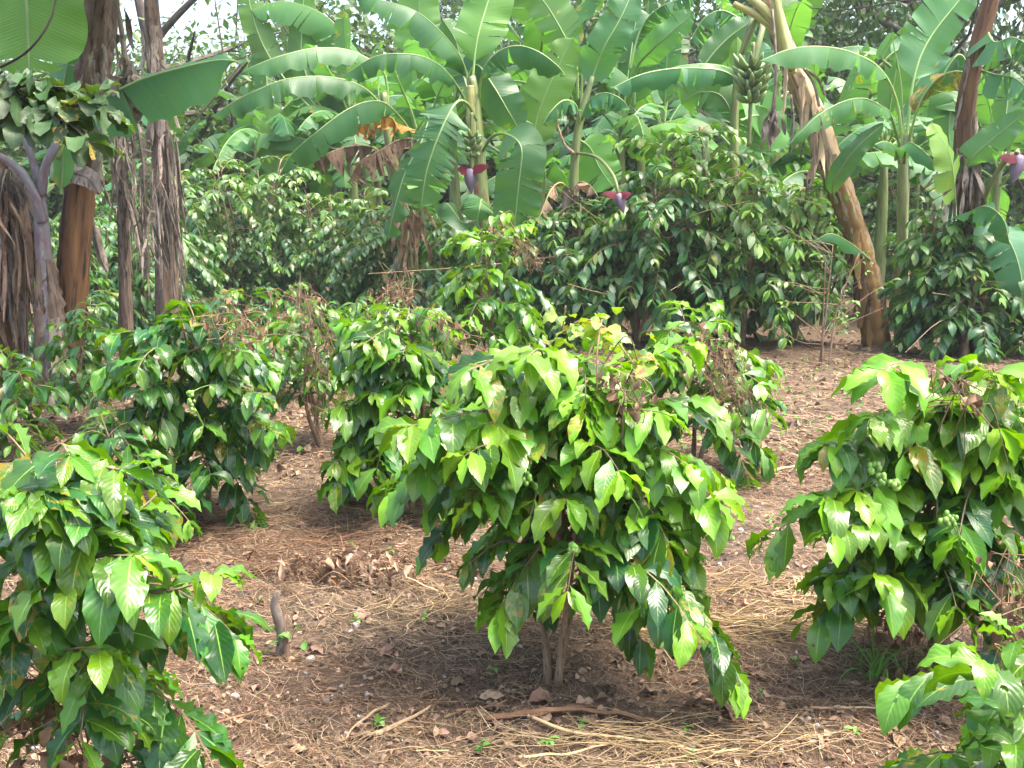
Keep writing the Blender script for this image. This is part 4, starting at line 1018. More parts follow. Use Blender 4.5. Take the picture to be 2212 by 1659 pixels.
for k, (px, py) in enumerate(((235, -260), (330, -230), (120, -240), (200, -330))):
    bleaf(r, [(226, -60, d), ((226 + px) / 2, (py - 60) / 2 - 60, d + .2 * k), (px, py, d - .5 * k), (px * 1.3 - 60, py + 120, d - 1.2 * k - .3)], 170, up(.3), 0.15, (0.5, 0.5), 0.3, 4, yng_lit=0.1, seed=86 + k)
top = P(226, -60, d)
for k, e in enumerate(((-1.2, 6.6, 3.9), (-2.0, 5.4, 3.8), (-3.4, 5.2, 3.7), (-1.3, 8.2, 4.3), (-2.5, 9.6, 4.6), (-4.6, 6.0, 3.8), (-2.4, 7.0, 4.4))):  # extra unseen leaves above the view, added to shade the left side
    e = np.array(e)
    bleaf(r, [top, (top + e) / 2 + np.array([0, 0, .75]), top * .2 + e * .8 + np.array([0, 0, .45]), e], .8, np.array([0, 0, 1.0]), 0.14, (.3, .3), .25, 3, yng_lit=.1, seed=260 + k, world=True)
# --- left: grey dead trunk
b0 = G(362, 660)
d = 10.8
b0 = P(358, 700, d); b0[2] = 0
r = thing('banana_plant', b0, 'grey banana trunk wrapped in dead leaf ribbons behind the long drooping leaf', 'banana plant')
TB = [(362, 760, d), (358, 600, d), (354, 450, d), (346, 300, d), (336, 150, d), (328, 30, d), (324, -60, d)]
pstem(r, TB, [56, 52, 46, 42, 36, 32, 28], 'pseudogrey', 33, rough=0.12)
sheaths(r, TB, 46, 'deadgrey', 16, 34, (0.4, 1.0))
skirt(r, [(345, 280, d - .3), (372, 285, d - .3)], 16, 1.3, 'deadgrey', 36, 0.08, (0.01, 0.03))
for k, (px, py) in enumerate(((440, -10), (230, -60), (420, -160))):
    bleaf(r, [(324, -40, d), ((324 + px) / 2, py - 90, d - .1), (px, py, d - .4)], 110, up(.6), 0.1, (0.5, 0.5), 0.3, 3, yng_lit=0.05, seed=90 + k)
skirt(r, [(325, 330, d - .35), (350, 420, d - .35), (385, 430, d - .35)], 34, 1.2, 'deadgrey', 136, 0.10, (0.006, 0.02))
skirt(r, [(318, 90, d - .35), (345, 130, d - .35)], 12, .9, 'deadgrey', 137, 0.12, (0.006, 0.02))
# --- left: hanging grey skirt trunk
d = 9.2
b0 = P(270, 750, d); b0[2] = 0
r = thing('banana_plant', b0, 'dead banana stem hidden under hanging grey ribbons beside the brown trunk', 'banana plant')
TC = [(275, 790, d), (272, 640, d), (268, 480, d), (264, 350, d), (262, 262, d)]
pstem(r, TC, [30, 28, 24, 20, 12], 'pseudogrey', 37, rough=0.12)
skirt(r, [(255, 258, d - .2), (270, 262, d - .2)], 26, 0.9, 'deadgrey', 39, 0.09, (0.006, 0.018))
skirt(r, [(252, 300, d - .2), (275, 420, d - .2)], 30, 1.0, 'deadgrey', 139, 0.12, (0.005, 0.016))
bleaf(r, [(290, 250, d - .5), (300, 290, d - .7), (310, 380, d - .7), (312, 480, d - .7), (318, 590, d - .7)], 60, CAMN, 0.05, (0.9, 0.9), 0.6, (22, 22), mat='deadgrey', ribmat='deadgrey', seed=95, gap=0.9, jit=0.5, name='dead_leaf')
skirt(r, [(305, 380, d - .7), (318, 470, d - .7), (325, 520, d - .7)], 26, 0.5, 'deadgrey', 40, 0.10, (0.006, 0.016))
bleaf(r, [(200, 480, d - 1.0), (205, 510, d - 1.0), (218, 560, d - 1.0), (232, 588, d - 1.0)], 30, CAMN, 0.05, (.4, .4), 0.6, 0, mat='deadgrey', ribmat='deadgrey', seed=96, name='dead_leaf')
# --- far left: dead skirt
b0 = G(5, 860)
d = b0[1]
r = thing('banana_plant', b0, 'banana stem buried under a thick curtain of drooping brown dead leaves', 'banana plant')
TD = [(10, 880, d), (0, 700, d), (-10, 500, d), (-20, 330, d)]
pstem(r, TD, [90, 84, 76, 60], 'pseudobrown', 41, rough=0.1)
skirt(r, [(-60, 340, d - .2), (20, 370, d - .2), (40, 420, d - .2)], 60, 1.5, 'deadgrey', 42, 0.10, (0.012, 0.035))
skirt(r, [(-40, 400, d - .3), (50, 460, d - .3)], 40, 1.1, 'deadleaf', 43, 0.12, (0.012, 0.035))
sheaths(r, TD, 80, 'deadleaf', 12, 44, (0.4, 1.0))

# --- tall pale plant behind the left row
d = 18.5
base = P(800, 700, d); base[2] = 0
r = thing('banana_plant', base, 'tall pale-leaved banana plant behind the left coffee row with one bright upright young leaf', 'banana plant')
pstem(r, [(800, 650, d), (798, 450, d), (792, 300, d), (788, 220, d)], [34, 28, 22, 14], 'pseudo', 150)
bleaf(r, [(790, 300, d), (786, 200, d), (758, 105, d), (705, 35, d), (615, 2, d), (540, 22, d)], 122, up(.6), .2, (.5, .6), .4, 3, yng_lit=.3, seed=151)
bleaf(r, [(780, 300, d), (700, 240, d), (655, 140, d), (652, 60, d), (658, -30, d)], 74, CAMN, .4, (.25, .3), .2, 1, yng_lit=.35, seed=152)
bleaf(r, [(770, 330, d), (640, 200, d), (575, 110, d), (545, 30, d), (528, -50, d)], 66, CAMN, .5, (.2, .2), .2, 2, yng_lit=.5, seed=153)
bleaf(r, [(795, 300, d), (880, 240, d), (903, 130, d), (905, 0, d), (905, -70, d)], 104, CAMN, .35, (.15, .2), .2, 2, yng_lit=.4, seed=154)
bleaf(r, [(592, 420, d), (590, 310, d), (590, 222, d)], 66, CAMN, .15, (.1, .15), .1, 0, yng_lit=.7, seed=155, label='bright upright young banana leaf')
bleaf(r, [(785, 330, d), (725, 300, d), (690, 240, d), (640, 178, d)], 84, CAMN, .2, (.2, .2), .2, 2, yng_lit=.25, seed=156)
bleaf(r, [(790, 320, d), (745, 245, d), (715, 200, d), (665, 130, d)], 84, CAMN, .2, (.2, .2), .2, 2, yng_lit=.2, seed=157)
bleaf(r, [(795, 320, d), (850, 260, d), (905, 235, d), (960, 280, d)], 90, up(.7), .2, (.5, .5), .3, 2, yng_lit=.2, seed=158)
bleaf(r, [(780, 340, d), (660, 300, d), (560, 290, d), (500, 318, d)], 80, up(.9), .4, (.4, .4), .3, 3, yng_lit=.3, seed=159)

# --- generic banana plants behind
def banana_bg(seed, loc, H, nl, label, group, yng_lit=0.2, droopy=0.6):
    rng = np.random.default_rng(seed)
    loc = np.asarray(loc, float)
    r = thing('banana_plant', loc, label, 'banana plant', group)
    pstem(r, [loc, loc + [0.03, 0, H * .5], loc + [0.0, 0.02, H]], [0.24, 0.17, 0.08], 'pseudo', seed, world=True)
    ga = rng.uniform(0, 6.28)
    for k in range(nl):
        ga += 2.4 + rng.normal(0, 0.3)
        f = k / max(nl - 1, 1)
        el = 0.35 + 1.05 * f + rng.normal(0, 0.1)
        L = rng.uniform(1.8, 2.5) * (0.85 + 0.15 * f)
        h = np.array([math.cos(ga), math.sin(ga), 0])
        s = np.linspace(0, 1, 6)[:, None]
        sag = droopy * rng.uniform(0.6, 1.5) * math.cos(el) + 0.10
        mid = loc + [0, 0, H * (0.86 + 0.14 * f)] + L * (h * math.cos(el) * s + np.array([0, 0, 1]) * (math.sin(el) * s - sag * s ** 2.2))
        N = np.array([0, 0, 1.0]) - h * 0.4
        bleaf(r, mid, rng.uniform(0.5, 0.72), N, 0.18, (rng.uniform(.1, .6), rng.uniform(.1, .6)), 0.3, int(rng.integers(0, 11)), dmg=rng.uniform(.1, .6), yng_lit=yng_lit * .6 + rng.normal(0.0, 0.12), seed=seed * 50 + k, world=True, n=26, wave=0.02)
    return r
GB = 'banana plants of the grove behind'
bgs = [((-4.7, 18.8), 3.3, 12, .3), ((-3.0, 18.0), 3.5, 12, .28), ((-0.9, 14.6), 3.2, 12, .28), ((1.6, 14.2), 2.9, 12, .3), ((3.3, 14.2), 2.7, 11, .28), ((5.4, 14.0), 2.7, 11, .28)]
protos = []
for i, ((x, y), H, nl, yg) in enumerate(bgs):
    protos.append(banana_bg(200 + i, (x, y, 0), H, nl, 'leafy banana plant in the grove behind the front banana plants', GB, yg))
rng = np.random.default_rng(77)
spots = [(-3.5, 19.2), (-3.8, 20.6), (-2.0, 19.5), (-1.7, 18.2), (-0.1, 16.4), (0.5, 18.6), (2.6, 16.6), (4.4, 16.2), (6.4, 15.6), (7.8, 18.5), (-7.2, 20.0), (6.9, 13.6), (2.5, 18.6), (4.6, 19), (-9, 21), (9.5, 21), (0, 21.5), (4.3, 13.4), (-5.6, 21), (0.4, 14.2), (-3.0, 21.5)]
for i, (x, y) in enumerate(spots):
    copy_thing(protos[i % 6], (x, y, -0.1), rng.uniform(0, 6.28), rng.uniform(0.85, 1.15), None, GB)

# ------------------------------------------------------------------ trees beyond
def tree(seed, loc, H, R, label, group=None, nleaf=5000, leaf=0.16, limbs=7, trunk_r=0.16, z0=0.35, crownz=(0.45, 1.0), yng_lit=0.25, clump=0.5, hang=0.5):
    rng = np.random.default_rng(seed)
    loc = np.asarray(loc, float)
    r = thing('tree', loc, label, 'tree', group)
    mb = MB()
    c = crom([loc - [0, 0, .2], loc + [rng.normal(0, .1), 0, H * .3], loc + [rng.normal(0, .3), rng.normal(0, .3), H * .65], loc + [rng.normal(0, .5), 0, H * .95]], 20)
    V, F, UV = tube(c, np.linspace(trunk_r, trunk_r * .2, 20), 9, rough=0.06, rng=rng)
    mb.add(V, F, UV)
    tips = [c[-1]]
    for k in range(limbs):
        f = rng.uniform(z0, 0.85)
        p = c[int(f * 19)]
        az = k * 2.4 + rng.normal(0, .4)
        L = R * rng.uniform(0.7, 1.15)
        h = np.array([math.cos(az), math.sin(az), 0])
        e = rng.uniform(0.3, 0.9)
        q = crom([p, p + h * L * .35 + [0, 0, L * e * .25] + rng.normal(0, .12, 3), p + h * L * .7 + [0, 0, L * e * .55] + rng.normal(0, .15, 3), p + h * L + [0, 0, L * e * .7]], 12)
        V, F, UV = tube(q, np.linspace(trunk_r * .5, trunk_r * .1, 12), 6, rough=0.05, rng=rng)
        mb.add(V, F, UV)
        tips += [q[5], q[7], q[9], q[11]]
        for j in range(3):
            p2 = q[rng.integers(4, 11)]
            q2 = crom([p2, p2 + rng.normal(0, .35, 3) * R * .4, p2 + rng.normal(0, .5, 3) * R * .55 + [0, 0, .2]], 7)
            V, F, UV = tube(q2, np.linspace(trunk_r * .16, 0.01, 7), 5)
            mb.add(V, F, UV)
            tips += [q2[3], q2[6]]
    mb.build('trunk', 'treebark', r)
    tips = np.array(tips)
    ctr = tips[rng.integers(0, len(tips), nleaf)] + rng.normal(0, 1, (nleaf, 3)) * np.array([clump, clump, clump * .62]) * rng.uniform(0.3, 1, (nleaf, 1)) * R * .33
    D = rng.normal(0, 1, (nleaf, 3)); D[:, 2] = D[:, 2] * .4 - hang
    cm = MB()
    L = leaf * rng.uniform(.6, 1.3, nleaf)
    leafbatch(cm, ctr, D, L, L * .5, yng_lit + rng.normal(0, .15, nleaf), rng, 2, 2, droop=0.3, roll=.8, wav=0)
    cm.build('crown', 'tree', r)
    return r
TG = 'tall shade trees beyond the plantation'
t1 = tree(301, (-7.6, 22, 0), 9.5, 4.2, 'airy shade tree with dark crooked limbs against the bright sky', None, 1700, 0.2, 9, 0.2, 0.3, yng_lit=.6, clump=.6)
t2 = tree(302, (9.0, 21, 0), 10, 4.2, 'dark dense shade tree with hanging twigs above the young banana plant', None, 9000, 0.2, 12, 0.22, 0.25, yng_lit=0.0, clump=.8, hang=1.0)
t3 = tree(303, (5.0, 23, 0), 9.5, 4.0, 'dark shade tree behind the banana bunch', None, 8000, 0.2, 11, 0.2, 0.25, yng_lit=.02, clump=.8, hang=.9)
t4 = tree(304, (-1.0, 27, 0), 9, 3.6, 'thin shade tree showing between the central banana leaves', None, 4000, 0.2, 9, 0.18, 0.35, yng_lit=.12)
t5 = tree(305, (-10.5, 25, 0), 6.4, 3.0, 'low bushy pale green tree closing the view behind the left coffee row', None, 9000, .24, 13, .14, .08, yng_lit=.4, clump=.9, hang=.5)
rng = np.random.default_rng(19)
for i in range(15):
    copy_thing(t5, (-17 + i * 2.4 + rng.normal(0, .4), 27.5 + rng.normal(0, 1.2), 0), rng.uniform(0, 6.28), rng.uniform(.85, 1.15) * (.72 if 1 < i < 5 else 1), 'bushy tree of the green belt behind the banana grove', 'bushy trees behind the banana grove')
rng = np.random.default_rng(9)
for i, (x, y) in enumerate(((-16, 30), (-4.5, 30), (2.5, 30), (7.5, 29), (12.5, 27), (16, 30), (-21, 33), (21, 33), (-8, 36), (4, 37), (13, 36), (13.5, 20))):
    copy_thing((t1, t2, t3, t4)[(i * 3) % 4], (x, y, 0), rng.uniform(0, 6.28), rng.uniform(.8, 1.1), 'shade tree standing far behind the banana grove', TG)
# near leafy shrub reaching in from the side
def side_shrub():
    rng = np.random.default_rng(44)
    base = np.array([-2.75, 3.75, 0.0])
    r = thing('shade_shrub', base, 'grey-stemmed shrub branch with dull wavy leaves crossing in front of the purple-stalked banana', 'shrub')
    mb = MB(); acc = []
    tr = crom([base - [0, 0, .05], base + [.05, 0, .8], base + [.1, .05, 1.5], base + [0.15, .05, 2.3]], 16)
    V, F, UV = tube(tr, np.linspace(.035, .012, 16), 8); mb.add(V, F, UV)
    brs = [[(-120, 330, 3.75), (0, 250, 3.6), (70, 245, 3.5), (130, 240, 3.45), (215, 205, 3.4)],
           [(-120, 330, 3.75), (-20, 220, 3.6), (60, 185, 3.5), (150, 190, 3.5)],
           [(70, 245, 3.5), (120, 255, 3.4), (160, 275, 3.35), (195, 310, 3.3)],
           [(-20, 250, 3.6), (20, 270, 3.5), (90, 268, 3.4), (140, 275, 3.4)],
           [(-100, 250, 3.7), (-20, 190, 3.6), (50, 165, 3.55), (90, 175, 3.5)],
           [(130, 240, 3.45), (180, 225, 3.4), (240, 245, 3.35)],
           [(-60, 200, 3.7), (10, 205, 3.5), (60, 215, 3.45)]]
    for bq in brs:
        c = crom(PS(bq), 14)
        V, F, UV = tube(c, np.linspace(.008, .003, 14), 5); mb.add(V, F, UV)
        branch_leaves(acc, c, 0.135, 0.06, 0.25, rng, 0.2, tipyoung=.15, zup=-0.05)
    c = crom(PS([(-60, 165, 3.6), (10, 140, 3.5), (65, 105, 3.4), (110, 40, 3.4), (125, -30, 3.4)]), 14)
    V, F, UV = tube(c, np.linspace(.007, .003, 14), 5); mb.add(V, F, UV)
    mb.build('stem', 'treebark', r)
    A = np.array([a[0] for a in acc]); D = np.array([a[1] for a in acc]); L = np.array([a[2] for a in acc])
    cm = MB()
    leafbatch(cm, A, D, L, L * rng.uniform(.48, .6, len(L)), np.array([a[3] for a in acc]), rng, 8, 4, droop=.8, fold=.25, wav=.16, roll=.8, shape=SHAPE_OVAL, waves=2.5)
    cm.build('crown', 'shrubleaf', r)
M['shrubleaf'] = leaf_mat('dull shrub leaf', (0.018, 0.052, 0.012), (0.055, 0.11, 0.02), (0.06, 0.11, 0.04), (0.16, 0.28, 0.03), 'coffee', rough=0.5, tr=0.22, spots=.8)
side_shrub()

# bare shrub
def bare_shrub():
    rng = np.random.default_rng(91)
    base = G(1775, 790); base[2] = 0
    r = thing('coffee_bush', base, 'nearly leafless coffee shrub of bare grey twigs beside the leaning trunk', 'coffee bush')
    mb = MB(); acc = []
    for s in range(3):
        top = base + np.array([rng.normal(0.05, .14), rng.normal(0, .1), rng.uniform(1.0, 1.3)])
        c = crom([base + np.append(rng.normal(0, .04, 2), -0.03), (base + top) / 2 + np.append(rng.normal(0, .04, 2), 0), top], 14)
        V, F, UV = tube(c, np.linspace(.012, .004, 14), 6); mb.add(V, F, UV)
        for k in range(9):
            p = c[rng.integers(3, 14)]
            az = rng.uniform(0, 6.28); L = rng.uniform(.25, .7)
            h = np.array([math.cos(az), math.sin(az), rng.uniform(.1, .8)])
            q = crom([p, p + h * L * .5 + rng.normal(0, .03, 3), p + h * L + rng.normal(0, .05, 3)], 8)
            V, F, UV = tube(q, np.linspace(.006, .0025, 8), 4); mb.add(V, F, UV)
            if rng.random() < .6:
                branch_leaves(acc, q, 0.10, 0.12, .7, rng, .45, tipyoung=.25)
    mb.build('stem', 'bark', r)
    A = np.array([a[0] for a in acc]); D = np.array([a[1] for a in acc]); L = np.array([a[2] for a in acc])
    cm = MB(); leafbatch(cm, A, D, L, L * .45, np.array([a[3] for a in acc]), rng, 5, 2, droop=.8)
    cm.build('crown', 'coffee_far', r)
bare_shrub()

# ------------------------------------------------------------------ dead vines lying over bushes
def dead_vine(label, pts, n, seed, spread=0.07, leaves=30, droop=0.18, mat='oldvine'):
    rng = np.random.default_rng(seed)
    c = PS(pts)
    r = thing('withered_vine', c[0], label, 'dead vine')
    mb = MB()
    for k in range(int(n * .6)):
        f = rng.uniform(0, len(c) - 1.001, 2)
        q = [c[int(a)] + (c[int(a) + 1] - c[int(a)]) * (a - int(a)) + rng.normal(0, spread, 3) for a in sorted(f)]
        m = (q[0] + q[1]) / 2 + rng.normal(0, spread, 3)
        e = q[1] + [rng.normal(0, .05), rng.normal(0, .05), -rng.uniform(0, droop)]
        V, F, UV = tube(crom([q[0], m, q[1], e], 10), rng.uniform(.0010, .0024), 4, cap=False)
        mb.add(V, F, UV, [rng.random(), rng.random(), 0])
    mb.build('stem', mat, r)
    f = rng.uniform(0, len(c) - 1.001, leaves).astype(float)
    i = f.astype(int)
    A = c[i] + (c[i + 1] - c[i]) * (f - i)[:, None] + rng.normal(0, spread * .9, (leaves, 3))
    D = rng.normal(0, 1, (leaves, 3)); D[:, 2] -= 1.2
    L = rng.uniform(.02, .055, leaves)
    lm = MB(); leafbatch(lm, A, D, L, L * .6, np.full(leaves, .5), rng, 4, 2, droop=1, fold=1.2, wav=.25, roll=1.2)
    lm.build('foliage', mat, r)
dead_vine('brown weed tangle draped on the yellow-green bush behind the middle bush', [(1480, 760, 5.2), (1540, 740, 5.15), (1580, 800, 5.1), (1570, 870, 5.05)], 90, 1, .06, 110)
dead_vine('dried weed tangle on top of the tall bright bush', [(1060, 490, 8.3), (1100, 490, 8.2), (1140, 540, 8.15), (1165, 570, 8.1)], 60, 2, .06, 60)
dead_vine('rust-brown weed tangle on the thin withered bush', [(620, 640, 6.0), (665, 645, 5.95), (690, 720, 5.9), (700, 830, 5.9), (690, 930, 6.0)], 70, 3, .07, 90)
dead_vine('brown weed mat between the centre-left bush and the dark row', [(820, 650, 6.8), (850, 620, 6.8), (880, 640, 6.8)], 60, 4, .07, 60)
dead_vine('dry vine cord crossing the broad dense bush', [(890, 690, 4.5), (960, 690, 4.4), (1010, 730, 4.35), (1040, 780, 4.35)], 26, 5, .03, 16)
dead_vine('thin brown vine resting on the crown of the dome-shaped bush', [(440, 690, 4.45), (500, 680, 4.4), (560, 720, 4.4)], 40, 6, .06, 50)
dead_vine('wisp of dry weed on the wide sunlit bush beside the path', [(2030, 820, 2.75), (2070, 830, 2.7), (2110, 870, 2.7)], 22, 7, .03, 12)
dead_vine('dead leafy vine strung inside the large middle bush', [(1320, 780, 2.75), (1350, 820, 2.7), (1350, 880, 2.7)], 24, 8, .03, 22)
dead_vine('withered leaves clinging to the stem base of the wide sunlit bush', [(1960, 1250, 2.95), (1950, 1350, 2.95), (1965, 1440, 2.95)], 60, 9, .06, 90)
dead_vine('withered leaves hanging round the stem of the large middle bush', [(1190, 1000, 2.95), (1195, 1080, 3.0), (1210, 1160, 3.0)], 40, 10, .06, 60)
dead_vine('dry brown weeds under the close-up bush beside the stump', [(60, 1500, 1.95), (150, 1580, 1.95), (250, 1620, 1.95)], 60, 11, .07, 80)
dead_vine('dry weeds under the close-up corner bush', [(2120, 1300, 2.6), (2180, 1290, 2.6), (2212, 1350, 2.6)], 60, 12, .07, 70)

def climbing_vine():
    rng = np.random.default_rng(52)
    c = PS([(1215, 720, 2.95), (1260, 690, 2.95), (1310, 710, 2.9), (1350, 760, 2.85), (1380, 800, 2.8)])
    r = thing('climbing_vine', c[0], 'pale yellow-green climbing vine with bitten lobed leaves on top of the large middle bush', 'vine')
    cc = crom(c, 24)
    mb = MB(); V, F, UV = tube(cc, .003, 5); mb.add(V, F, UV)
    for q in ([(1215, 720, 2.95), (1218, 690, 2.95), (1222, 660, 2.95)], [(1290, 850, 2.75), (1290, 760, 2.8), (1300, 690, 2.9)]):
        V, F, UV = tube(crom(PS(q), 10), .003, 5); mb.add(V, F, UV)
    mb.build('stem', 'oldvine', r)
    n = 60
    A = cc[rng.integers(0, 24, n)] + rng.normal(0, .035, (n, 3)) + [0, 0, -.01]
    D = rng.normal(0, 1, (n, 3)); D[:, 2] = rng.uniform(-.6, .05, n); D[:, 1] -= .5
    L = rng.uniform(.035, .062, n)
    lm = MB(); leafbatch(lm, A, D, L, L * .85, rng.uniform(.0, .6, n), rng, 7, 4, droop=.6, fold=.1, wav=.12, roll=.5, shape=SHAPE_LOBE, dmg=.5, waves=2)
    lm.build('foliage', 'vine', r)
climbing_vine()

# ------------------------------------------------------------------ things on the ground
def on_ground(x, y, lift=0.0):
    p = G(x, y); p[2] = float(ground_z(p[0], p[1])) + lift
    return p

def stump():
    rng = np.random.default_rng(61)
    b = on_ground(605, 1410)
    r = thing('stump', b, 'thin broken grey stump with small green shoots at its foot', 'stump')
    top = b + [0.0, 0, 0.25]
    V, F, UV = tube(crom([b - [0, 0, .04], b + [.008, 0, .1], b + [-.012, 0, .19], top], 14), np.interp(np.linspace(0, 1, 14), [0, .3, .6, 1], [.030, .020, .023, .010]), 9, rough=.24, rng=rng)
    MB().add(V, F, UV, [.3, .5, 0]).build('trunk', 'deadgrey', r)
    V, F, UV = tube(crom([b + [.03, -.02, -.03], b + [.022, -.01, .1], b + [.026, 0, .16]], 10), np.linspace(.014, .005, 10), 7, rough=.15, rng=rng)
    MB().add(V, F, UV, [.2, .3, 0]).build('side_stub', 'bark', r)
    n = 12
    A = b + np.stack([rng.normal(.01, .03, n), rng.normal(-.02, .02, n), rng.uniform(.02, .11, n)], 1)
    D = rng.normal(0, 1, (n, 3)); D[:, 2] = .2
    m = MB(); leafbatch(m, A, D, np.full(n, .045), np.full(n, .026), rng.uniform(.2, .7, n), rng, 5, 4)
    m.build('foliage', 'weed', r)
stump()

def grass_tuft():
    rng = np.random.default_rng(62)
    b = on_ground(1890, 1480)
    r = thing('grass_tuft', b, 'tuft of long green grass blades on bare soil near the wide sunlit bush', 'grass tuft')
    m = MB()
    n = 24
    A = b + np.stack([rng.normal(0, .02, n), rng.normal(0, .02, n), np.full(n, -.005)], 1)
    D = np.stack([rng.normal(0, .5, n), rng.normal(0, .5, n), np.full(n, 1.0)], 1)
    L = rng.uniform(.13, .30, n)
    leafbatch(m, A, D, L, np.full(n, .009), rng.uniform(.2, .5, n), rng, 8, 2, droop=.7, fold=.2, wav=0, shape=([0, .1, .5, 1], [.6, 1, .9, 0]))
    m.build('blades', 'weed', r)
grass_tuft()

def dead_heap():
    rng = np.random.default_rng(63)
    b = on_ground(735, 1250)
    r = thing('dead_weed', b, 'wilted grey weed lying as a crumpled mound beside the middle bush', 'dead weed')
    st = MB()
    for k in range(70):
        p = b + np.array([rng.normal(.08, .28), rng.normal(.05, .10), 0])
        p[2] = float(ground_z(p[0], p[1])) + rng.uniform(0, .03)
        q = p + np.array([rng.normal(0, .18), rng.normal(0, .06), rng.uniform(-.01, .03)])
        V, F, UV = tube(crom([p, (p + q) / 2 + [0, 0, rng.uniform(.01, .09)], q], 9), rng.uniform(.0015, .0035), 4)
        st.add(V, F, UV, [rng.random(), rng.random(), 0])
    st.build('stem', 'rust', r)
    n = 120
    A = b + np.stack([rng.normal(.05, .2, n), rng.normal(0, .07, n), rng.uniform(.02, .12, n)], 1)
    D = rng.normal(0, .8, (n, 3)); D[:, 2] = -rng.uniform(.1, 1.0, n)
    L = rng.uniform(.04, .10, n)
    m = MB(); leafbatch(m, A, D, L, L * .3, np.full(n, .3), rng, 7, 4, droop=.9, fold=1.6, wav=.35, roll=1.2)
    m.build('foliage', 'deadleaf', r)
dead_heap()

stick_specs = [
    ([(1050, 1568), (1170, 1552), (1290, 1548), (1390, 1560), (1445, 1610)], .010, 'rust', 'long rust-brown stalk bent across the soil below the middle bush'),
    ([(1145, 1565), (1210, 1545), (1300, 1528)], .007, 'rust', 'short rust-brown stalk lying against the long bent stalk'),
    ([(985, 1545), (1060, 1530), (1095, 1520)], .006, 'rust', 'thin brown twig between the stump and the bent stalk'),
    ([(1140, 1562), (1280, 1600), (1420, 1620), (1600, 1632)], .006, 'gold', 'straight tan stalk sloping down from the bent stalk'),
    ([(1120, 1650), (1240, 1630), (1330, 1618)], .005, 'gold', 'yellow straw stalk lying in front of the long bent stalk'),
    ([(1750, 1547), (1850, 1552), (1960, 1550)], .005, 'straw', 'pale thin stick flat on the dark soil under the grass tuft'),
    ([(810, 1610), (860, 1580), (930, 1530)], .008, 'straw', 'pale forked stick pointing up the path'),
    ([(840, 1520), (770, 1580), (745, 1610)], .005, 'straw', 'short leaning twig beside the forked stick'),
    ([(1670, 1020), (1710, 1010), (1750, 1003)], .012, 'straw', 'short thick stick on the open path'),
    ([(1740, 938), (1700, 930), (1660, 915)], .008, 'straw', 'thin stick lying far up the open path'),
    ([(390, 1600), (470, 1570), (560, 1545)], .006, 'rust', 'brown twig beside the close-up bush'),
    ([(800, 1240), (900, 1235), (985, 1262)], .006, 'gold', 'yellow stalk left of the middle bush'),
    ([(1330, 1195), (1430, 1190), (1500, 1200)], .005, 'straw', 'thin pale twig behind the hanging leaf spray'),
    ([(640, 1220), (700, 1195), (770, 1190)], .005, 'rust', 'rusty twig at the head of the wilted weed mound'),
    ([(180, 1619), (260, 1612), (272, 1618)], .008, 'straw', 'cut grey branch end under the close-up bush'),
]
for pts, rad, mt, lab in stick_specs:
    rng = np.random.default_rng(int(pts[0][0]))
    c = crom([on_ground(x, y, .012) for x, y in pts], 18)
    c[:, 2] = ground_z(c[:, 0], c[:, 1]) + rad + .012
    V, F, UV = tube(c, np.linspace(rad, rad * .55, 18), 7, rough=.08, rng=rng)
    o = MB().add(V - c[0], F, UV, [.5, .6, 0]).build('dry_stick', mt)
    o.location = tuple(c[0])
    tag(o, lab, 'stick')

def curled_leaf(name, x, y, size, seed, mat, label, group, asp=.55):
    rng = np.random.default_rng(seed)
    p = on_ground(x, y, .012)
    az = rng.uniform(0, 6.28)
    m = MB()
    leafbatch(m, np.array([[0, 0, 0.0]]), np.array([[math.cos(az), math.sin(az), .16]]), [size], [size * asp], np.array([rng.random()]), rng, 10, 6, droop=.45, fold=rng.uniform(.2, .8), wav=.16, roll=.35, shape=SHAPE_OVAL, waves=2.5)
    o = m.build(name, mat)
    o.location = tuple(p)
    return tag(o, label, 'fallen leaf', group)
spec_leaves = [(1580, 1555, .14, 'large crumpled tan leaf on the soil under the wide sunlit bush'), (1425, 1410, .10, 'pale pinkish dry leaf by the hanging leaf spray'),
               (1280, 1570, .09, 'folded orange-brown leaf beside the long bent stalk'), (1640, 1285, .10, 'papery leaf beside the golden straw'),
               (1330, 1600, .09, 'brown leaf leaning on the straight tan stalk'), (990, 1440, .09, 'curled brown leaf left of the middle bush stem'),
               (1140, 1520, .09, 'dry leaf standing on edge in front of the middle bush stem'), (760, 1340, .10, 'dry leaf below the wilted weed mound')]
for i, (x, y, s, lab) in enumerate(spec_leaves):
    curled_leaf('fallen_leaf', x, y, s, 400 + i, 'dry', lab, None)
rng = np.random.default_rng(70)
FL = 'small dry leaves fallen on the soil'
for i in range(90):
    x, y = rng.uniform(300, 2150), rng.uniform(1000, 1650) if i < 65 else rng.uniform(830, 1050)
    curled_leaf('fallen_leaf', x, y, rng.uniform(.035, .085), 500 + i, 'dry' if i % 3 else 'litter', 'small curled dry leaf among others scattered on the soil', FL, rng.uniform(.4, .75))
WG = 'tiny weed seedlings in the soil'
for i in range(46):
    p = on_ground(rng.uniform(380, 2000), rng.uniform(900, 1640))
    n = int(rng.integers(4, 9))
    A = np.stack([np.zeros(n), np.zeros(n), rng.uniform(.005, .028, n)], 1)
    D = rng.normal(0, 1, (n, 3)); D[:, 2] = .4
    L = rng.uniform(.015, .04, n)
    m = MB(); leafbatch(m, A, D, L, L * rng.uniform(.3, .6), rng.uniform(.2, .8, n), rng, 4, 2)
    V, F, UV = tube(np.array([[0, 0, -.01], [0, 0, .01], [0.002, 0, .03]]), .0012, 4); m.add(V, F, UV)
    o = m.build('weed_seedling', 'weed'); o.location = tuple(p)
    tag(o, 'tiny green weed seedling sprouting from the bare soil', 'weed', WG)

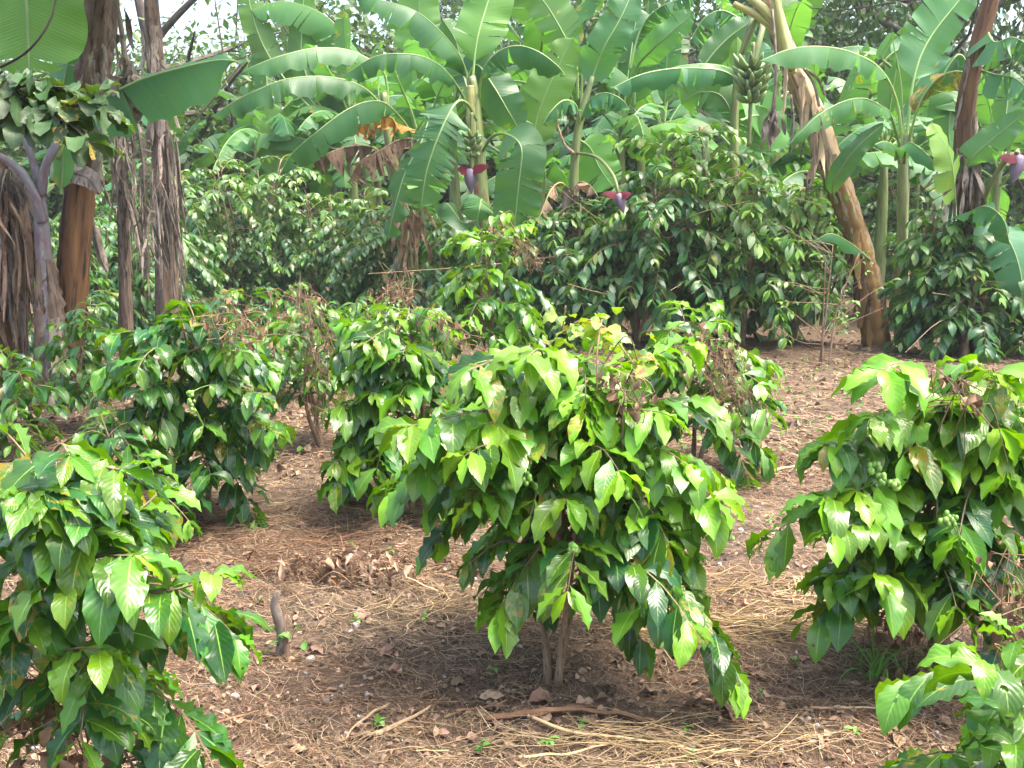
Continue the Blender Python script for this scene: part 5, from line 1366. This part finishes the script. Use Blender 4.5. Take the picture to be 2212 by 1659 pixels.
# ------------------------------------------------------------------ litter nobody could count
def strands(n, seed, area, length, rad, mat, name, label, ang=None, lift=.02, curve=.25):
    rng = np.random.default_rng(seed)
    XY = area(rng, n)
    az = rng.uniform(0, PI, n) if ang is None else rng.normal(ang[0], ang[1], n)
    L = rng.uniform(.3, 1, n) ** 1.4 * length
    m = 5
    s = np.linspace(-.5, .5, m)
    dx, dy = np.cos(az), np.sin(az)
    cu = rng.normal(0, curve, n)
    X = XY[:, :1] + (dx * L)[:, None] * s - (dy * L * cu)[:, None] * (s ** 2 * 4 - .5)
    Y = XY[:, 1:] + (dy * L)[:, None] * s + (dx * L * cu)[:, None] * (s ** 2 * 4 - .5)
    tilt = rng.normal(0, .12, n)[:, None] * L[:, None] * s
    Z = ground_z(X, Y) + np.abs(tilt) + rng.uniform(.002, 1, n)[:, None] * lift + 0.004
    Pm = np.stack([X, Y, Z], -1)
    r = rng.uniform(.6, 1.3, n) * rad
    nrm = np.stack([-dy, dx, 0 * dx], -1)
    ring = []
    for k in range(4):
        a = 2 * PI * k / 3
        ring.append(Pm + (r[:, None, None] * (nrm[:, None] * math.cos(a) + np.array([0, 0, 1]) * math.sin(a))))
    V = np.stack(ring, 2)
    C = np.stack([rng.random(n), rng.random(n), np.zeros(n)], -1)
    mb = MB().add(V.reshape(-1, 3), gridfaces(n, m - 1, 3), None, np.broadcast_to(C[:, None, None], (n, m, 4, 3)).reshape(-1, 3))
    o = mb.build(name, mat)
    return tag(o, label, None, kind='stuff')

def near_area(rng, n, y0=1.7, y1=6.5, k=.62):
    y = y0 + (y1 - y0) * rng.random(n) ** 1.2
    x = rng.uniform(-1, 1, n) * (k * y + .3)
    return np.stack([x, y], 1)

def patchy(y0, y1, scale, seed, thr=-0.05, k=.62):
    def f(rng, n):
        out = np.zeros((0, 2))
        while len(out) < n:
            q = near_area(rng, n * 2, y0, y1, k)
            w = vnoise(q[:, 0], q[:, 1], scale, seed)
            q = q[w + rng.normal(0, .08, len(q)) > thr]
            out = np.vstack([out, q])
        return out[:n]
    return f
strands(17000, 1, patchy(1.7, 5.5, 1.6, 8, -.1), .15, .0008, 'straw', 'straw_litter', 'fine dry grass stems matted over the soil')
strands(15000, 2, patchy(1.7, 6.5, 1.3, 9, -.05), .12, .0009, 'rust', 'straw_litter', 'fine rusty root and stem litter on the soil')
strands(14000, 3, patchy(4.5, 15, .6, 10, -.2), .24, .0018, 'straw', 'straw_litter', 'dry grass stems covering the far soil')
strands(6000, 4, patchy(5.0, 15, .6, 11, -.05), .2, .0022, 'rust', 'straw_litter', 'rusty stem litter covering the far soil')
def blob(cx, cy, sx, sy):
    c = G(cx, cy)
    return lambda rng, n: np.stack([rng.normal(c[0], sx, n), rng.normal(c[1], sy, n)], 1)
strands(130, 5, blob(1490, 1370, .17, .10), .40, .0021, 'gold', 'straw_litter', 'golden straw swath beside the middle bush', (-0.55, .3), .03, .16)
strands(110, 6, blob(1730, 1370, .22, .08), .45, .0021, 'gold', 'straw_litter', 'golden straw swath under the wide sunlit bush', (0.0, .35), .03, .16)
strands(110, 7, blob(1430, 1615, .33, .07), .45, .0015, 'gold', 'straw_litter', 'golden straw swath at the front of the soil', (-0.05, .3), .03, .16)
strands(110, 8, blob(950, 1330, .26, .12), .28, .0018, 'gold', 'straw_litter', 'loose golden straw behind the stump', (0.2, .7), .04, .2)
strands(130, 9, blob(1700, 1290, .25, .10), .30, .0019, 'gold', 'straw_litter', 'loose golden straw on the path', (0.2, .6), .03, .2)
strands(200, 10, blob(700, 1190, .35, .18), .30, .0018, 'rust', 'straw_litter', 'rusty stem mat at the foot of the dome-shaped bush', (0.1, .5), .05, .25)

def bits(n, seed, area, size, mat, name, label, lift=.012, asp=(.3, .8)):
    rng = np.random.default_rng(seed)
    XY = area(rng, n)
    Pn = np.stack([XY[:, 0], XY[:, 1], ground_z(XY[:, 0], XY[:, 1]) + rng.uniform(.002, lift, n)], 1)
    D = rng.normal(0, 1, (n, 3)); D[:, 2] = rng.uniform(-.05, .35, n)
    L = size * rng.uniform(.25, 1, n) ** 1.3
    m = MB(); leafbatch(m, Pn, D, L, L * rng.uniform(*asp, n), rng.random(n), rng, 3, 2, droop=.4, fold=.7, wav=.2, roll=.6, shape=SHAPE_OVAL)
    return tag(m.build(name, mat), label, None, kind='stuff')
bits(15000, 11, patchy(1.7, 6.0, 1.1, 12, -.2), .026, 'litter', 'leaf_litter', 'crumbled dry leaf pieces on the soil')
bits(3000, 12, patchy(1.7, 6.5, 1.5, 13, -.1), .05, 'dry', 'leaf_litter', 'pale dry leaf pieces on the soil')
bits(9000, 13, patchy(5.5, 16, .6, 14, -.2), .085, 'litter', 'leaf_litter', 'dry leaf pieces on the far soil')
bits(1500, 14, patchy(6.0, 14, .7, 15, .08), .06, 'weed', 'ground_cover', 'sparse low green weeds on the far soil', .02)

def gravel(n, seed):
    rng = np.random.default_rng(seed)
    XY = patchy(1.7, 7, 1.0, 16, -.15)(rng, n)
    sv_ = sphere_v(3, 5)
    nv = len(sv_[0])
    sz = rng.uniform(.25, 1, n) ** 3 * .012 + .003
    sc = rng.uniform(.6, 1.3, (n, 1, 3)) * sz[:, None, None]
    V = sv_[0][None] * sc * (1 + rng.normal(0, .12, (n, nv, 1))) + np.stack([XY[:, 0], XY[:, 1], ground_z(XY[:, 0], XY[:, 1]) + .003], 1)[:, None]
    F = (sv_[1][None] + (np.arange(n) * nv)[:, None, None]).reshape(-1, 4)
    C = np.stack([rng.random(n), rng.random(n), 0 * sz], -1)
    m = MB().add(V.reshape(-1, 3), F, None, np.broadcast_to(C[:, None], (n, nv, 3)).reshape(-1, 3))
    tag(m.build('gravel', 'stone', smooth=False), 'small pale stones and soil crumbs', None, kind='stuff')
gravel(900, 3)

# ------------------------------------------------------------------ humid air
def haze():
    V = np.array([[x, y, z] for x in (-70, 70) for y in (-30, 75) for z in (-1.6, 15)], float)
    F = [[0, 1, 3, 2], [4, 6, 7, 5], [0, 4, 5, 1], [2, 3, 7, 6], [0, 2, 6, 4], [1, 5, 7, 3]]
    g = NG('humid air')
    pv = g.n('VolumePrincipled', {'Color': (0.93, 0.97, 1.0), 'Density': 0.0010, 'Anisotropy': 0.2})
    o = g.n('OutputMaterial'); g.t.links.new(pv.outputs[0], o.inputs['Volume'])
    ob = MB().add(V, F).build('haze', g.m, smooth=False)
    tag(ob, 'thin humid air', None, kind='stuff')
haze()
